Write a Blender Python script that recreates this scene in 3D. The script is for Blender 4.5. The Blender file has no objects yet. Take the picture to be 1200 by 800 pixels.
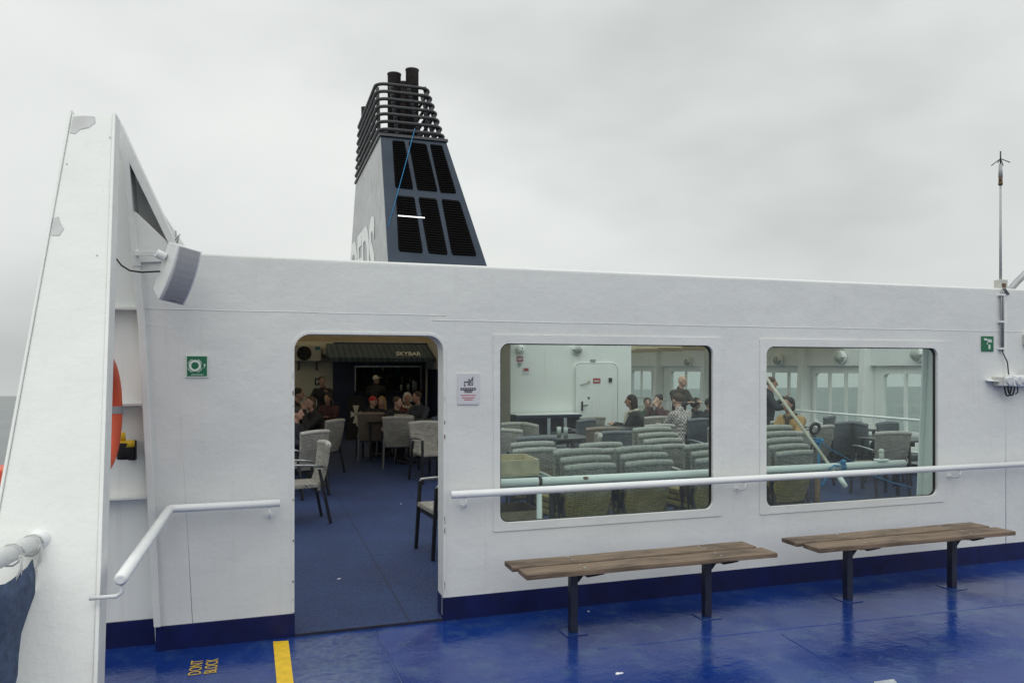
import bpy, bmesh, math, random
from mathutils import Vector, Matrix
random.seed(7)
S = bpy.context.scene
COL = S.collection
PI = math.pi
R = math.radians

# ------------------------------------------------------------------ camera
FPX = 890.0; YAW = R(18.2); HZ = 430.0
CAM = Vector((0, -5.1, 1.74))
FW = Vector((math.sin(YAW), math.cos(YAW), 0)); RT = Vector((math.cos(YAW), -math.sin(YAW), 0)); UP = Vector((0, 0, 1))
cd = bpy.data.cameras.new('camera'); cam = bpy.data.objects.new('camera', cd); COL.objects.link(cam)
cam.location = CAM; cam.rotation_euler = (PI/2, 0, -YAW)
cd.sensor_width = 36; cd.lens = FPX/1200*36; cd.shift_y = (HZ-400)/1200; cd.clip_start = .05; cd.clip_end = 90000
S.camera = cam

def ray(px, py): return FW + RT*((px-600)/FPX) + UP*((HZ-py)/FPX)
def W(px, py, Y=0.0):                       # photo point on the upright plane y = Y
    d = ray(px, py); return CAM + d*((Y-CAM.y)/d.y)
def WX(px, py, X):                          # photo point on the upright plane x = X
    d = ray(px, py); return CAM + d*((X-CAM.x)/d.x)
def F(px, py, Z=0.0):                       # photo point on the level plane z = Z
    d = ray(px, py); return CAM + d*((Z-CAM.z)/d.z)
def PL(px, py, p, n):
    d = ray(px, py); return CAM + d*((p-CAM).dot(n)/d.dot(n))
def AT(px, dist):                           # floor point at a given distance along the view axis
    p = CAM + FW*dist + RT*((px-600)/FPX*dist); return Vector((p.x, p.y, 0))

# ------------------------------------------------------------------ materials
MATS = {}
def nt(name):
    m = bpy.data.materials.new(name); m.use_nodes = True
    t = m.node_tree; b = t.nodes['Principled BSDF']; MATS[name] = m
    return m, t, b
def N(t, typ, **kw):
    n = t.nodes.new(typ)
    for k, v in kw.items():
        if k.startswith('i_'): n.inputs[k[2:].replace('_', ' ')].default_value = v
        else: setattr(n, k, v)
    return n
def L(t, a, b): t.links.new(a, b)
def ramp(t, stops, src):
    r = N(t, 'ShaderNodeValToRGB'); e = r.color_ramp.elements
    while len(e) < len(stops): e.new(.5)
    for i, (p, c) in enumerate(stops):
        e[i].position = p; e[i].color = c if len(c) == 4 else (*c, 1)
    L(t, src, r.inputs['Fac']); return r
def coords(t, scale=(1, 1, 1), kind='Object'):
    tc = N(t, 'ShaderNodeTexCoord'); mp = N(t, 'ShaderNodeMapping'); mp.inputs['Scale'].default_value = scale
    L(t, tc.outputs[kind], mp.inputs['Vector']); return mp.outputs['Vector']
def noise(t, vec, scale, detail=4, rough=.55):
    n = N(t, 'ShaderNodeTexNoise'); n.inputs['Scale'].default_value = scale; n.inputs['Detail'].default_value = detail
    n.inputs['Roughness'].default_value = rough; L(t, vec, n.inputs['Vector']); return n
def bump(t, b, h, strength, dist, prev=None):
    u = N(t, 'ShaderNodeBump'); u.inputs['Strength'].default_value = strength; u.inputs['Distance'].default_value = dist
    L(t, h, u.inputs['Height'])
    if prev: L(t, prev.outputs['Normal'], u.inputs['Normal'])
    L(t, u.outputs['Normal'], b.inputs['Normal']); return u

def simple(name, col, rough=.5, metal=0, var=.25, scale=9, bmp=0.0, coat=0, spec=.5):
    m, t, b = nt(name); v = coords(t)
    n = noise(t, v, scale)
    lo = tuple(c*(1-var) for c in col); hi = tuple(min(1, c*(1+var)) for c in col)
    r = ramp(t, [(.3, lo), (.7, hi)], n.outputs['Fac']); L(t, r.outputs['Color'], b.inputs['Base Color'])
    b.inputs['Roughness'].default_value = rough; b.inputs['Metallic'].default_value = metal
    b.inputs['Coat Weight'].default_value = coat; b.inputs['Specular IOR Level'].default_value = spec
    if bmp: bump(t, b, n.outputs['Fac'], bmp, .01)
    return m

def white_paint(name, col=(.715, .73, .71), dirt=.05, wav=.42):
    m, t, b = nt(name); v = coords(t)
    big = noise(t, v, 1.1, 3); mid = noise(t, v, 5, 5, .6); 
    lump = noise(t, coords(t, (1, 1, 1.15)), 6.5, 5, .62)
    streak = noise(t, coords(t, (9, 9, .55)), 1.7, 5, .6)
    base = ramp(t, [(.3, tuple(c*.93 for c in col)), (.7, col)], big.outputs['Fac'])
    st = ramp(t, [(.56, (1, 1, 1)), (.8, (1-dirt*1.1, 1-dirt*1.3, 1-dirt*1.6))], streak.outputs['Fac'])
    mx = N(t, 'ShaderNodeMix', data_type='RGBA', blend_type='MULTIPLY'); mx.inputs['Factor'].default_value = 1
    L(t, base.outputs['Color'], mx.inputs['A']); L(t, st.outputs['Color'], mx.inputs['B'])
    # chips showing primer
    chip = noise(t, v, 26, 3, .8)
    ch = ramp(t, [(.735, (0, 0, 0)), (.745, (1, 1, 1))], chip.outputs['Fac'])
    m2 = N(t, 'ShaderNodeMix', data_type='RGBA'); L(t, ch.outputs['Color'], m2.inputs['Factor'])
    L(t, mx.outputs['Result'], m2.inputs['A']); m2.inputs['B'].default_value = (.42, .42, .40, 1)
    L(t, m2.outputs['Result'], b.inputs['Base Color'])
    rr = ramp(t, [(.3, (.30,)*3), (.7, (.5,)*3)], mid.outputs['Fac']); L(t, rr.outputs['Color'], b.inputs['Roughness'])
    buck = noise(t, coords(t, (1, 1, .8)), 1.5, 2, .4)
    u = bump(t, b, buck.outputs['Fac'], wav, .07)
    u = bump(t, b, lump.outputs['Fac'], wav*1.1, .012, u)
    
    bump(t, b, chip.outputs['Fac'], .12, .006, u)
    return m

white_paint('white_paint')
white_paint('white_paint_worn', (.74, .755, .735), .05, .45)
white_paint('white_inner', (.78, .80, .785), .12, .2)
simple('pipe_white', (.76, .78, .78), .35, var=.05, scale=4, bmp=.15)
simple('primer_grey', (.50, .51, .51), .6, var=.1)
simple('kick_blue', (.004, .008, .062), .42, var=.35, scale=6, bmp=.25, spec=.3)
simple('steel_navy', (.012, .015, .035), .4, var=.3, scale=14)
simple('black_metal', (.012, .013, .016), .35, var=.3)
simple('black_matte', (.010, .010, .012), .8, var=.3)
simple('louvre_black', (.006, .006, .007), .9, spec=.1)
simple('rubber', (.008, .008, .008), .6)
simple('antenna_grey', (.40, .41, .41), .5, var=.1)
simple('grey_metal', (.33, .34, .35), .4, metal=.5)
simple('chrome', (.30, .31, .32), .35, metal=.8)
simple('orange', (.62, .085, .03), .5, var=.12, scale=8, bmp=.1)
simple('yellow', (.72, .47, .02), .6, var=.15, scale=20)
simple('text_yellow', (.55, .36, .05), .6, var=.3, scale=60)
simple('green_sign', (.0, .13, .055), .4, var=.05)
simple('sign_white', (.62, .70, .64), .5, var=.05)
simple('sign_paper', (.58, .59, .61), .4, var=.05)
simple('sign_border', (.62, .63, .65), .4, var=.05)
simple('ink', (.04, .03, .05), .5)
simple('ink_red', (.45, .10, .12), .5)
simple('sign_red', (.34, .05, .055), .5)
simple('cloth_navy', (.05, .078, .145), .85, var=.3, scale=30, bmp=.2)
simple('rope_white', (.6, .6, .57), .8)
simple('rope_blue', (.02, .20, .42), .7, var=.25)
simple('speaker_grille', (.34, .345, .36), .55, var=.1, scale=120)
simple('rust', (.13, .075, .04), .8, var=.5, scale=30)
simple('wood_pole', (.58, .54, .45), .6, var=.2, scale=7)
simple('crate_wood', (.46, .40, .27), .7, var=.15, scale=12)
simple('crate_wood_dark', (.24, .19, .12), .7, var=.2, scale=12)
simple('plastic_grey', (.22, .28, .25), .5)
simple('navy_panel', (.012, .02, .065), .5, var=.25, scale=3)
simple('bar_dark', (.012, .013, .02), .6, var=.3)
simple('awning_cloth', (.040, .066, .092), .8, var=.25, scale=5)
simple('awning_stripe', (.060, .098, .130), .8, var=.15, scale=5)
simple('ceiling_cream', (.62, .54, .40), .6, var=.12, scale=2)
simple('wall_cream', (.56, .56, .48), .6, var=.1, scale=2)
simple('ac_white', (.52, .52, .48), .5, var=.05)
simple('label_teal', (.05, .22, .30), .5)
simple('sticker_red', (.5, .04, .03), .5)
simple('lens_glass', (.34, .36, .33), .2, var=.1)
simple('table_top', (.035, .038, .04), .35, var=.3, scale=5)
simple('glassware', (.35, .40, .38), .15, spec=.8)
simple('bottle_green', (.02, .22, .08), .2)
simple('soot', (.040, .032, .032), .75, var=.4, scale=3)
simple('cage_paint', (.020, .023, .028), .45, var=.2)
simple('litter', (.7, .7, .7), .8)
simple('plate_grey', (.35, .38, .41), .5)
simple('shoe', (.02, .018, .017), .6)
for k, c in dict(skin=(.36, .21, .15), skin_pale=(.46, .29, .22), hair_dark=(.016, .012, .010), hair_brown=(.06, .035, .02), hair_blonde=(.26, .17, .08),
                 hair_white=(.48, .47, .44), cap_red=(.40, .02, .02), cap_white=(.55, .54, .5), coat_black=(.008, .008, .010), coat_navy=(.010, .012, .022), coat_blue_grey=(.03, .038, .055),
                 coat_red=(.11, .014, .014), coat_brown=(.035, .027, .022), coat_green=(.03, .05, .035), coat_tan=(.33, .21, .08), coat_maroon=(.055, .016, .02),
                 jeans=(.05, .085, .17), trousers_dark=(.015, .016, .02), scarf=(.45, .42, .34), eye=(.01, .01, .01)).items():
    simple(k, c, .75 if not k.startswith('skin') else .5, var=.15, scale=25)

m, t, b = nt('ceiling_slats'); t.nodes.remove(b); o = t.nodes['Material Output']
v = coords(t); n = noise(t, v, 2, 3); c1 = ramp(t, [(.3, (.66, .60, .48)), (.7, (.78, .71, .58))], n.outputs['Fac'])
df = N(t, 'ShaderNodeBsdfDiffuse'); tl = N(t, 'ShaderNodeBsdfTranslucent'); L(t, c1.outputs['Color'], df.inputs[0]); L(t, c1.outputs['Color'], tl.inputs[0])
mx = N(t, 'ShaderNodeMixShader'); mx.inputs[0].default_value = .66; L(t, df.outputs[0], mx.inputs[1]); L(t, tl.outputs[0], mx.inputs[2]); L(t, mx.outputs[0], o.inputs['Surface'])
# checked shirt
m, t, b = nt('shirt_check'); v = coords(t, (1, 1, 1))
c = N(t, 'ShaderNodeTexChecker'); c.inputs['Scale'].default_value = 30; c.inputs['Color1'].default_value = (.46, .44, .42, 1); c.inputs['Color2'].default_value = (.17, .13, .14, 1)
L(t, v, c.inputs['Vector']); L(t, c.outputs['Color'], b.inputs['Base Color']); b.inputs['Roughness'].default_value = .8

# wet glossy deck paint
m, t, b = nt('deck_blue'); v = coords(t)
n1 = noise(t, v, .9, 5, .6); n2 = noise(t, v, 4.5, 6, .65); n3 = noise(t, v, 24, 4, .6)
c1 = ramp(t, [(.3, (.003, .019, .130)), (.55, (.005, .031, .185)), (.75, (.009, .045, .225))], n1.outputs['Fac'])
c2 = ramp(t, [(.50, (0, 0, 0)), (.68, (.75, .75, .75))], n2.outputs['Fac'])
mx = N(t, 'ShaderNodeMix', data_type='RGBA'); L(t, c2.outputs['Color'], mx.inputs['Factor']); L(t, c1.outputs['Color'], mx.inputs['A']); mx.inputs['B'].default_value = (.034, .078, .19, 1)
sp_ = N(t, 'ShaderNodeSeparateXYZ'); L(t, v, sp_.inputs[0])
def band(sock, c, hw):
    a = N(t, 'ShaderNodeMath', operation='SUBTRACT'); L(t, sock, a.inputs[0]); a.inputs[1].default_value = c
    e = N(t, 'ShaderNodeMath', operation='ABSOLUTE'); L(t, a.outputs[0], e.inputs[0])
    w_ = N(t, 'ShaderNodeMath', operation='MULTIPLY_ADD'); L(t, n2.outputs['Fac'], w_.inputs[0]); w_.inputs[1].default_value = .35; L(t, e.outputs[0], w_.inputs[2])
    q_ = N(t, 'ShaderNodeMapRange'); q_.inputs['From Min'].default_value = hw+.22; q_.inputs['From Max'].default_value = hw+.10; L(t, w_.outputs[0], q_.inputs['Value']); return q_.outputs[0]
bx_, by_ = band(sp_.outputs['X'], .42, .26), band(sp_.outputs['Y'], -1.1, 1.05)
wm_ = N(t, 'ShaderNodeMath', operation='MULTIPLY'); L(t, bx_, wm_.inputs[0]); L(t, by_, wm_.inputs[1])
w2_ = N(t, 'ShaderNodeMath', operation='MULTIPLY'); L(t, wm_.outputs[0], w2_.inputs[0]); wr = ramp(t, [(.4, (.25,)*3), (.65, (.85,)*3)], n3.outputs['Fac']); L(t, wr.outputs['Color'], w2_.inputs[1])
m3 = N(t, 'ShaderNodeMix', data_type='RGBA'); L(t, w2_.outputs[0], m3.inputs['Factor']); L(t, mx.outputs['Result'], m3.inputs['A']); m3.inputs['B'].default_value = (.075, .12, .22, 1)
L(t, m3.outputs['Result'], b.inputs['Base Color'])
nr = noise(t, v, 1.7, 6, .62); rr = ramp(t, [(.36, (.04,)*3), (.5, (.13,)*3), (.66, (.38,)*3)], nr.outputs['Fac']); L(t, rr.outputs['Color'], b.inputs['Roughness'])
u = bump(t, b, n1.outputs['Fac'], .3, .03); u = bump(t, b, n2.outputs['Fac'], .35, .012, u); u = bump(t, b, n3.outputs['Fac'], .22, .004, u)
sc_ = noise(t, coords(t, (.6, 7, 1)), 2.3, 6, .7); u = bump(t, b, sc_.outputs['Fac'], .2, .006, u)
b.inputs['Coat Weight'].default_value = .12; b.inputs['Coat Roughness'].default_value = .05

# carpet mats
m, t, b = nt('carpet_blue'); v = coords(t)
n1 = noise(t, v, 1.2, 4); ck = N(t, 'ShaderNodeTexVoronoi'); ck.inputs['Scale'].default_value = 34; L(t, v, ck.inputs['Vector'])
c1 = ramp(t, [(.3, (.005, .017, .066)), (.7, (.009, .029, .100))], n1.outputs['Fac'])
br = N(t, 'ShaderNodeTexBrick'); br.offset = 0; br.inputs['Scale'].default_value = 1; br.inputs['Brick Width'].default_value = .95; br.inputs['Row Height'].default_value = 1.9; br.inputs['Mortar Size'].default_value = .006
br.inputs['Color1'].default_value = (1, 1, 1, 1); br.inputs['Color2'].default_value = (.86, .86, .9, 1); br.inputs['Mortar'].default_value = (.35, .35, .4, 1); L(t, v, br.inputs['Vector'])
dots = ramp(t, [(.05, (.45, .45, .45)), (.4, (1.25, 1.25, 1.25))], ck.outputs['Distance'])
m1 = N(t, 'ShaderNodeMix', data_type='RGBA', blend_type='MULTIPLY'); m1.inputs['Factor'].default_value = 1; L(t, c1.outputs['Color'], m1.inputs['A']); L(t, br.outputs['Color'], m1.inputs['B'])
m2 = N(t, 'ShaderNodeMix', data_type='RGBA', blend_type='MULTIPLY'); m2.inputs['Factor'].default_value = 1; L(t, m1.outputs['Result'], m2.inputs['A']); L(t, dots.outputs['Color'], m2.inputs['B'])
L(t, m2.outputs['Result'], b.inputs['Base Color']); b.inputs['Roughness'].default_value = .75
u = bump(t, b, ck.outputs['Distance'], .9, .012); bump(t, b, br.outputs['Fac'], .4, -.01, u)

# weathered bench wood
m, t, b = nt('bench_wood'); v = coords(t, (.7, 20, 20))
n1 = noise(t, v, 3.6, 9, .72); v2 = coords(t, (1.2, 3, 3)); n2 = noise(t, v2, 2.2, 4)
c1 = ramp(t, [(.32, (.040, .028, .020)), (.47, (.165, .118, .082)), (.58, (.22, .165, .12)), (.72, (.37, .30, .23))], n1.outputs['Fac'])
c2 = ramp(t, [(.34, (.45, .42, .40)), (.5, (.95, .92, .88)), (.68, (1.12, 1.05, .98))], n2.outputs['Fac'])
mx = N(t, 'ShaderNodeMix', data_type='RGBA', blend_type='MULTIPLY'); mx.inputs['Factor'].default_value = 1
L(t, c1.outputs['Color'], mx.inputs['A']); L(t, c2.outputs['Color'], mx.inputs['B']); L(t, mx.outputs['Result'], b.inputs['Base Color'])
b.inputs['Roughness'].default_value = .65; bump(t, b, n1.outputs['Fac'], .5, .006)

# wicker, three ages
def wicker(name, ca, cb, gap, low=None):
    m, t, b = nt(name); tc = N(t, 'ShaderNodeTexCoord'); sp = N(t, 'ShaderNodeSeparateXYZ'); L(t, tc.outputs['Object'], sp.inputs[0])
    ad = N(t, 'ShaderNodeMath', operation='ADD'); L(t, sp.outputs['Y'], ad.inputs[0]); L(t, sp.outputs['Z'], ad.inputs[1])
    cb_ = N(t, 'ShaderNodeCombineXYZ'); L(t, sp.outputs['X'], cb_.inputs[0]); L(t, ad.outputs[0], cb_.inputs[1])
    br = N(t, 'ShaderNodeTexBrick'); br.offset = .5; br.inputs['Scale'].default_value = 1; br.inputs['Brick Width'].default_value = .075; br.inputs['Row Height'].default_value = .021
    br.inputs['Mortar Size'].default_value = .0036; br.inputs['Mortar Smooth'].default_value = 1.0; br.inputs['Bias'].default_value = 0
    br.inputs['Color1'].default_value = (*ca, 1); br.inputs['Color2'].default_value = (*cb, 1); br.inputs['Mortar'].default_value = (*gap, 1)
    L(t, cb_.outputs[0], br.inputs['Vector'])
    out = br.outputs['Color']
    n = noise(t, tc.outputs['Object'], 7, 4)
    if low:                                    # the wrapped lower cane kept its colour, the top has bleached
        rp = N(t, 'ShaderNodeMapRange'); rp.inputs['From Min'].default_value = .66; rp.inputs['From Max'].default_value = .80
        ad2 = N(t, 'ShaderNodeMath', operation='MULTIPLY_ADD'); L(t, n.outputs['Fac'], ad2.inputs[0]); ad2.inputs[1].default_value = .2; L(t, sp.outputs['Z'], ad2.inputs[2])
        L(t, ad2.outputs[0], rp.inputs['Value'])
        mu = N(t, 'ShaderNodeMix', data_type='RGBA', blend_type='MULTIPLY'); mu.inputs['Factor'].default_value = 1; L(t, out, mu.inputs['A']); mu.inputs['B'].default_value = (*low, 1)
        mx = N(t, 'ShaderNodeMix', data_type='RGBA'); L(t, rp.outputs[0], mx.inputs['Factor']); L(t, mu.outputs['Result'], mx.inputs['A']); L(t, out, mx.inputs['B'])
        out = mx.outputs['Result']
    rm = ramp(t, [(.3, (.8, .8, .8)), (.7, (1.12, 1.1, 1.08))], n.outputs['Fac'])
    m2 = N(t, 'ShaderNodeMix', data_type='RGBA', blend_type='MULTIPLY'); m2.inputs['Factor'].default_value = 1; L(t, out, m2.inputs['A']); L(t, rm.outputs['Color'], m2.inputs['B'])
    L(t, m2.outputs['Result'], b.inputs['Base Color']); b.inputs['Roughness'].default_value = .6
    bump(t, b, br.outputs['Fac'], 1.0, -.010)
wicker('wicker_grey', (.42, .41, .37), (.28, .275, .25), (.10, .10, .09))
wicker('wicker_dark', (.15, .165, .185), (.10, .115, .135), (.045, .05, .058))
wicker('wicker_brown', (.24, .19, .15), (.19, .155, .125), (.04, .035, .03))
wicker('wicker_olive', (.40, .41, .37), (.26, .27, .24), (.07, .07, .06), low=(1.12, .90, .34))

for k, c in dict(grey=(.33, .325, .30), dark=(.12, .13, .15), brown=(.20, .16, .13), olive=(.29, .30, .28)).items(): simple('roll_'+k, c, .65, var=.22, scale=38, bmp=.5)
# glass panes: thin tinted sheet, a fresnel share reflects
def pane(name, tint, refl=1.0, rough=.01):
    m, t, b = nt(name); t.nodes.remove(b); o = t.nodes['Material Output']
    tr = N(t, 'ShaderNodeBsdfTransparent'); tr.inputs[0].default_value = (*tint, 1)
    gl = N(t, 'ShaderNodeBsdfGlossy'); gl.inputs['Roughness'].default_value = rough; gl.inputs[0].default_value = (refl,)*3+(1,)
    fr = N(t, 'ShaderNodeFresnel'); fr.inputs['IOR'].default_value = 1.45
    ge = N(t, 'ShaderNodeNewGeometry'); iv = N(t, 'ShaderNodeMath', operation='SUBTRACT'); iv.inputs[0].default_value = 1; L(t, ge.outputs['Backfacing'], iv.inputs[1]); fm = N(t, 'ShaderNodeMath', operation='MULTIPLY'); L(t, fr.outputs[0], fm.inputs[0]); L(t, iv.outputs[0], fm.inputs[1])
    mx = N(t, 'ShaderNodeMixShader'); dfz = N(t, 'ShaderNodeBsdfDiffuse'); dfz.inputs[0].default_value = (.55, .58, .56, 1); vv_ = coords(t); na = noise(t, vv_, 3, 4); nb = noise(t, vv_, 90, 2, .7)
    ra = ramp(t, [(.35, (.012,)*3), (.75, (.05,)*3)], na.outputs['Fac']); rb = ramp(t, [(.70, (0, 0, 0)), (.76, (.18,)*3)], nb.outputs['Fac'])
    ad_ = N(t, 'ShaderNodeMath', operation='ADD'); L(t, ra.outputs['Color'], ad_.inputs[0]); L(t, rb.outputs['Color'], ad_.inputs[1])
    mf = N(t, 'ShaderNodeMixShader'); L(t, ad_.outputs[0], mf.inputs[0]); L(t, tr.outputs[0], mf.inputs[1]); L(t, dfz.outputs[0], mf.inputs[2])
    L(t, fm.outputs[0], mx.inputs[0]); L(t, mf.outputs[0], mx.inputs[1]); L(t, gl.outputs[0], mx.inputs[2]); L(t, mx.outputs[0], o.inputs['Surface'])
pane('glass_green', (.90, .965, .94))
pane('glass_dirty', (.90, .92, .91))

def emit(name, col, s):
    m, t, b = nt(name); b.inputs['Base Color'].default_value = (*col, 1); b.inputs['Emission Color'].default_value = (*col, 1); b.inputs['Emission Strength'].default_value = s
emit('tube_light', (1, 1, .97), 1.6)

# funnel plating with faint panel seams
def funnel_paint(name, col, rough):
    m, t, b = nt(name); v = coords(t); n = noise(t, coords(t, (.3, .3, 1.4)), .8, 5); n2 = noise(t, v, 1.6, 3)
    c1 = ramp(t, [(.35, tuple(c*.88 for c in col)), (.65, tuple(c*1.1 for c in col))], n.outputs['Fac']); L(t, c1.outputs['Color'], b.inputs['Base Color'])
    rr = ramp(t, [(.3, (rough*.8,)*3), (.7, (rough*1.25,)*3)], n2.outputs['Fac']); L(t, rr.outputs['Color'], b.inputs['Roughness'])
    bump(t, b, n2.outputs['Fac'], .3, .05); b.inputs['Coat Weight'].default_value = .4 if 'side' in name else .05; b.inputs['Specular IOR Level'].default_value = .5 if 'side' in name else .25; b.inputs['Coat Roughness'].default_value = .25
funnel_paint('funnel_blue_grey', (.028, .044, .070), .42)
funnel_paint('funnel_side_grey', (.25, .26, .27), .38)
simple('funnel_letters', (.80, .81, .80), .5, var=.08)

# sea
m, t, b = nt('sea_water'); v = coords(t)
n1 = noise(t, v, .05, 6, .65); n2 = noise(t, v, .004, 3)
c1 = ramp(t, [(.3, (.13, .15, .155)), (.7, (.19, .21, .21))], n2.outputs['Fac']); L(t, c1.outputs['Color'], b.inputs['Base Color'])
b.inputs['Roughness'].default_value = .45; bump(t, b, n1.outputs['Fac'], .6, 4)

M = MATS

# ------------------------------------------------------------------ mesh builder
class MB:
    def __init__(s): s.v = []; s.f = []; s.mi = []; s.sm = []; s.m = 0
    def add(s, vs, fs, smooth=False):
        o = len(s.v); s.v += [Vector(x) for x in vs]
        for f in fs: s.f.append([i+o for i in f]); s.mi.append(s.m); s.sm.append(smooth)
        return s
    def box(s, a, b, mat=None):
        x0, y0, z0 = a; x1, y1, z1 = b
        vs = [(x0, y0, z0), (x1, y0, z0), (x1, y1, z0), (x0, y1, z0), (x0, y0, z1), (x1, y0, z1), (x1, y1, z1), (x0, y1, z1)]
        if mat: vs = [mat @ Vector(p) for p in vs]
        return s.add(vs, [(0, 3, 2, 1), (4, 5, 6, 7), (0, 1, 5, 4), (1, 2, 6, 5), (2, 3, 7, 6), (3, 0, 4, 7)])
    def hexa(s, lo, hi):                    # two matching quads
        return s.add(list(lo)+list(hi), [(0, 3, 2, 1), (4, 5, 6, 7), (0, 1, 5, 4), (1, 2, 6, 5), (2, 3, 7, 6), (3, 0, 4, 7)])
    def tube(s, pts, r, seg=10, closed=False, caps=True):
        pts = [Vector(p) for p in pts]; n = len(pts)
        rs = r if isinstance(r, (list, tuple)) else [r]*n
        vs = []; fs = []; ref = None
        for i, p in enumerate(pts):
            if closed: tn = pts[(i+1) % n]-pts[i-1]
            else: tn = (pts[min(i+1, n-1)]-pts[max(i-1, 0)])
            tn.normalize()
            if ref is None:
                ref = Vector((0, 0, 1)) if abs(tn.z) < .9 else Vector((1, 0, 0))
            a = (ref - tn*ref.dot(tn)).normalized(); bb = tn.cross(a); ref = a
            for k in range(seg):
                an = 2*PI*k/seg; vs.append(p+(a*math.cos(an)+bb*math.sin(an))*rs[i])
        m = n if closed else n-1
        for i in range(m):
            for k in range(seg):
                j = (i+1) % n; fs.append((i*seg+k, i*seg+(k+1) % seg, j*seg+(k+1) % seg, j*seg+k))
        s.add(vs, fs, True)
        if caps and not closed:
            o = len(s.v)-len(vs)
            s.f.append([o+k for k in range(seg)][::-1]); s.mi.append(s.m); s.sm.append(False)
            s.f.append([o+(n-1)*seg+k for k in range(seg)]); s.mi.append(s.m); s.sm.append(False)
        return s
    def rod(s, a, b, r, seg=10): return s.tube([a, b], r, seg)
    def sqbar(s, a, b, w, d=None):          # square bar along a->b
        a = Vector(a); b = Vector(b); d = d or w; tn = (b-a).normalized()
        ref = Vector((0, 1, 0)) if abs(tn.y) < .8 else Vector((1, 0, 0))
        u = tn.cross(ref).normalized(); v = tn.cross(u).normalized()
        q = lambda p: [p-u*w/2-v*d/2, p+u*w/2-v*d/2, p+u*w/2+v*d/2, p-u*w/2+v*d/2]
        return s.hexa(q(a), q(b))
    def ball(s, c, r, seg=12, ring=8):
        c = Vector(c); r = Vector(r) if isinstance(r, (tuple, list, Vector)) else Vector((r, r, r))
        vs = [c+Vector((0, 0, r.z))]; fs = []
        for i in range(1, ring):
            th = PI*i/ring
            for k in range(seg):
                a = 2*PI*k/seg; vs.append(c+Vector((r.x*math.sin(th)*math.cos(a), r.y*math.sin(th)*math.sin(a), r.z*math.cos(th))))
        vs.append(c-Vector((0, 0, r.z)))
        for k in range(seg): fs.append((0, 1+k, 1+(k+1) % seg))
        for i in range(ring-2):
            for k in range(seg): fs.append((1+i*seg+k, 1+(i+1)*seg+k, 1+(i+1)*seg+(k+1) % seg, 1+i*seg+(k+1) % seg))
        e = len(vs)-1
        for k in range(seg): fs.append((e, 1+(ring-2)*seg+(k+1) % seg, 1+(ring-2)*seg+k))
        return s.add(vs, fs, True)
    def capsule(s, a, b, ra, rb, seg=12):
        a = Vector(a); b = Vector(b); s.tube([a, b], [ra, rb], seg); s.ball(a, ra, seg, 6); return s.ball(b, rb, seg, 6)
    def torus(s, c, n, Rr, r, seg=40, sub=12):
        c = Vector(c); n = Vector(n).normalized(); u = n.orthogonal().normalized(); v = n.cross(u)
        return s.tube([c+(u*math.cos(2*PI*k/seg)+v*math.sin(2*PI*k/seg))*Rr for k in range(seg)], r, sub, closed=True)
    def disc(s, c, n, r, th, seg=24):
        c = Vector(c); n = Vector(n).normalized(); return s.tube([c, c+n*th], r, seg)
    def quad(s, pts): return s.add(pts, [tuple(range(len(pts)))])
    def build(s, name, mats, parent=None, bevel=0, local=True):
        me = bpy.data.meshes.new(name); me.from_pydata([tuple(p) for p in s.v], [], s.f)
        for mm in (mats if isinstance(mats, (list, tuple)) else [mats]): me.materials.append(M[mm])
        me.polygons.foreach_set('material_index', s.mi); me.polygons.foreach_set('use_smooth', s.sm); me.update()
        bm = bmesh.new(); bm.from_mesh(me); bmesh.ops.recalc_face_normals(bm, faces=bm.faces); bm.to_mesh(me); bm.free()
        return link(name, me, parent, bevel)
def link(name, me, parent=None, bevel=0):
    o = bpy.data.objects.new(name, me); COL.objects.link(o)
    if parent is not None: o.parent = parent
    if bevel:
        bv = o.modifiers.new('bevel', 'BEVEL'); bv.width = bevel; bv.segments = 2; bv.limit_method = 'ANGLE'; bv.angle_limit = R(40)
    return o
def tag(o, label=None, cat=None, group=None, kind=None):
    if label: o['label'] = label
    if cat: o['category'] = cat
    if group: o['group'] = group
    if kind: o['kind'] = kind
    return o
def thing(name, label, cat, loc=(0, 0, 0), rz=0, group=None):
    o = bpy.data.objects.new(name, None); COL.objects.link(o); o.location = loc; o.rotation_euler = (0, 0, rz); o.empty_display_size = .1
    return tag(o, label, cat, group)
def copy_tree(o, parent=None):
    c = o.copy(); COL.objects.link(c); c.parent = parent
    for ch in list(o.children): copy_tree(ch, c)
    return c

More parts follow.
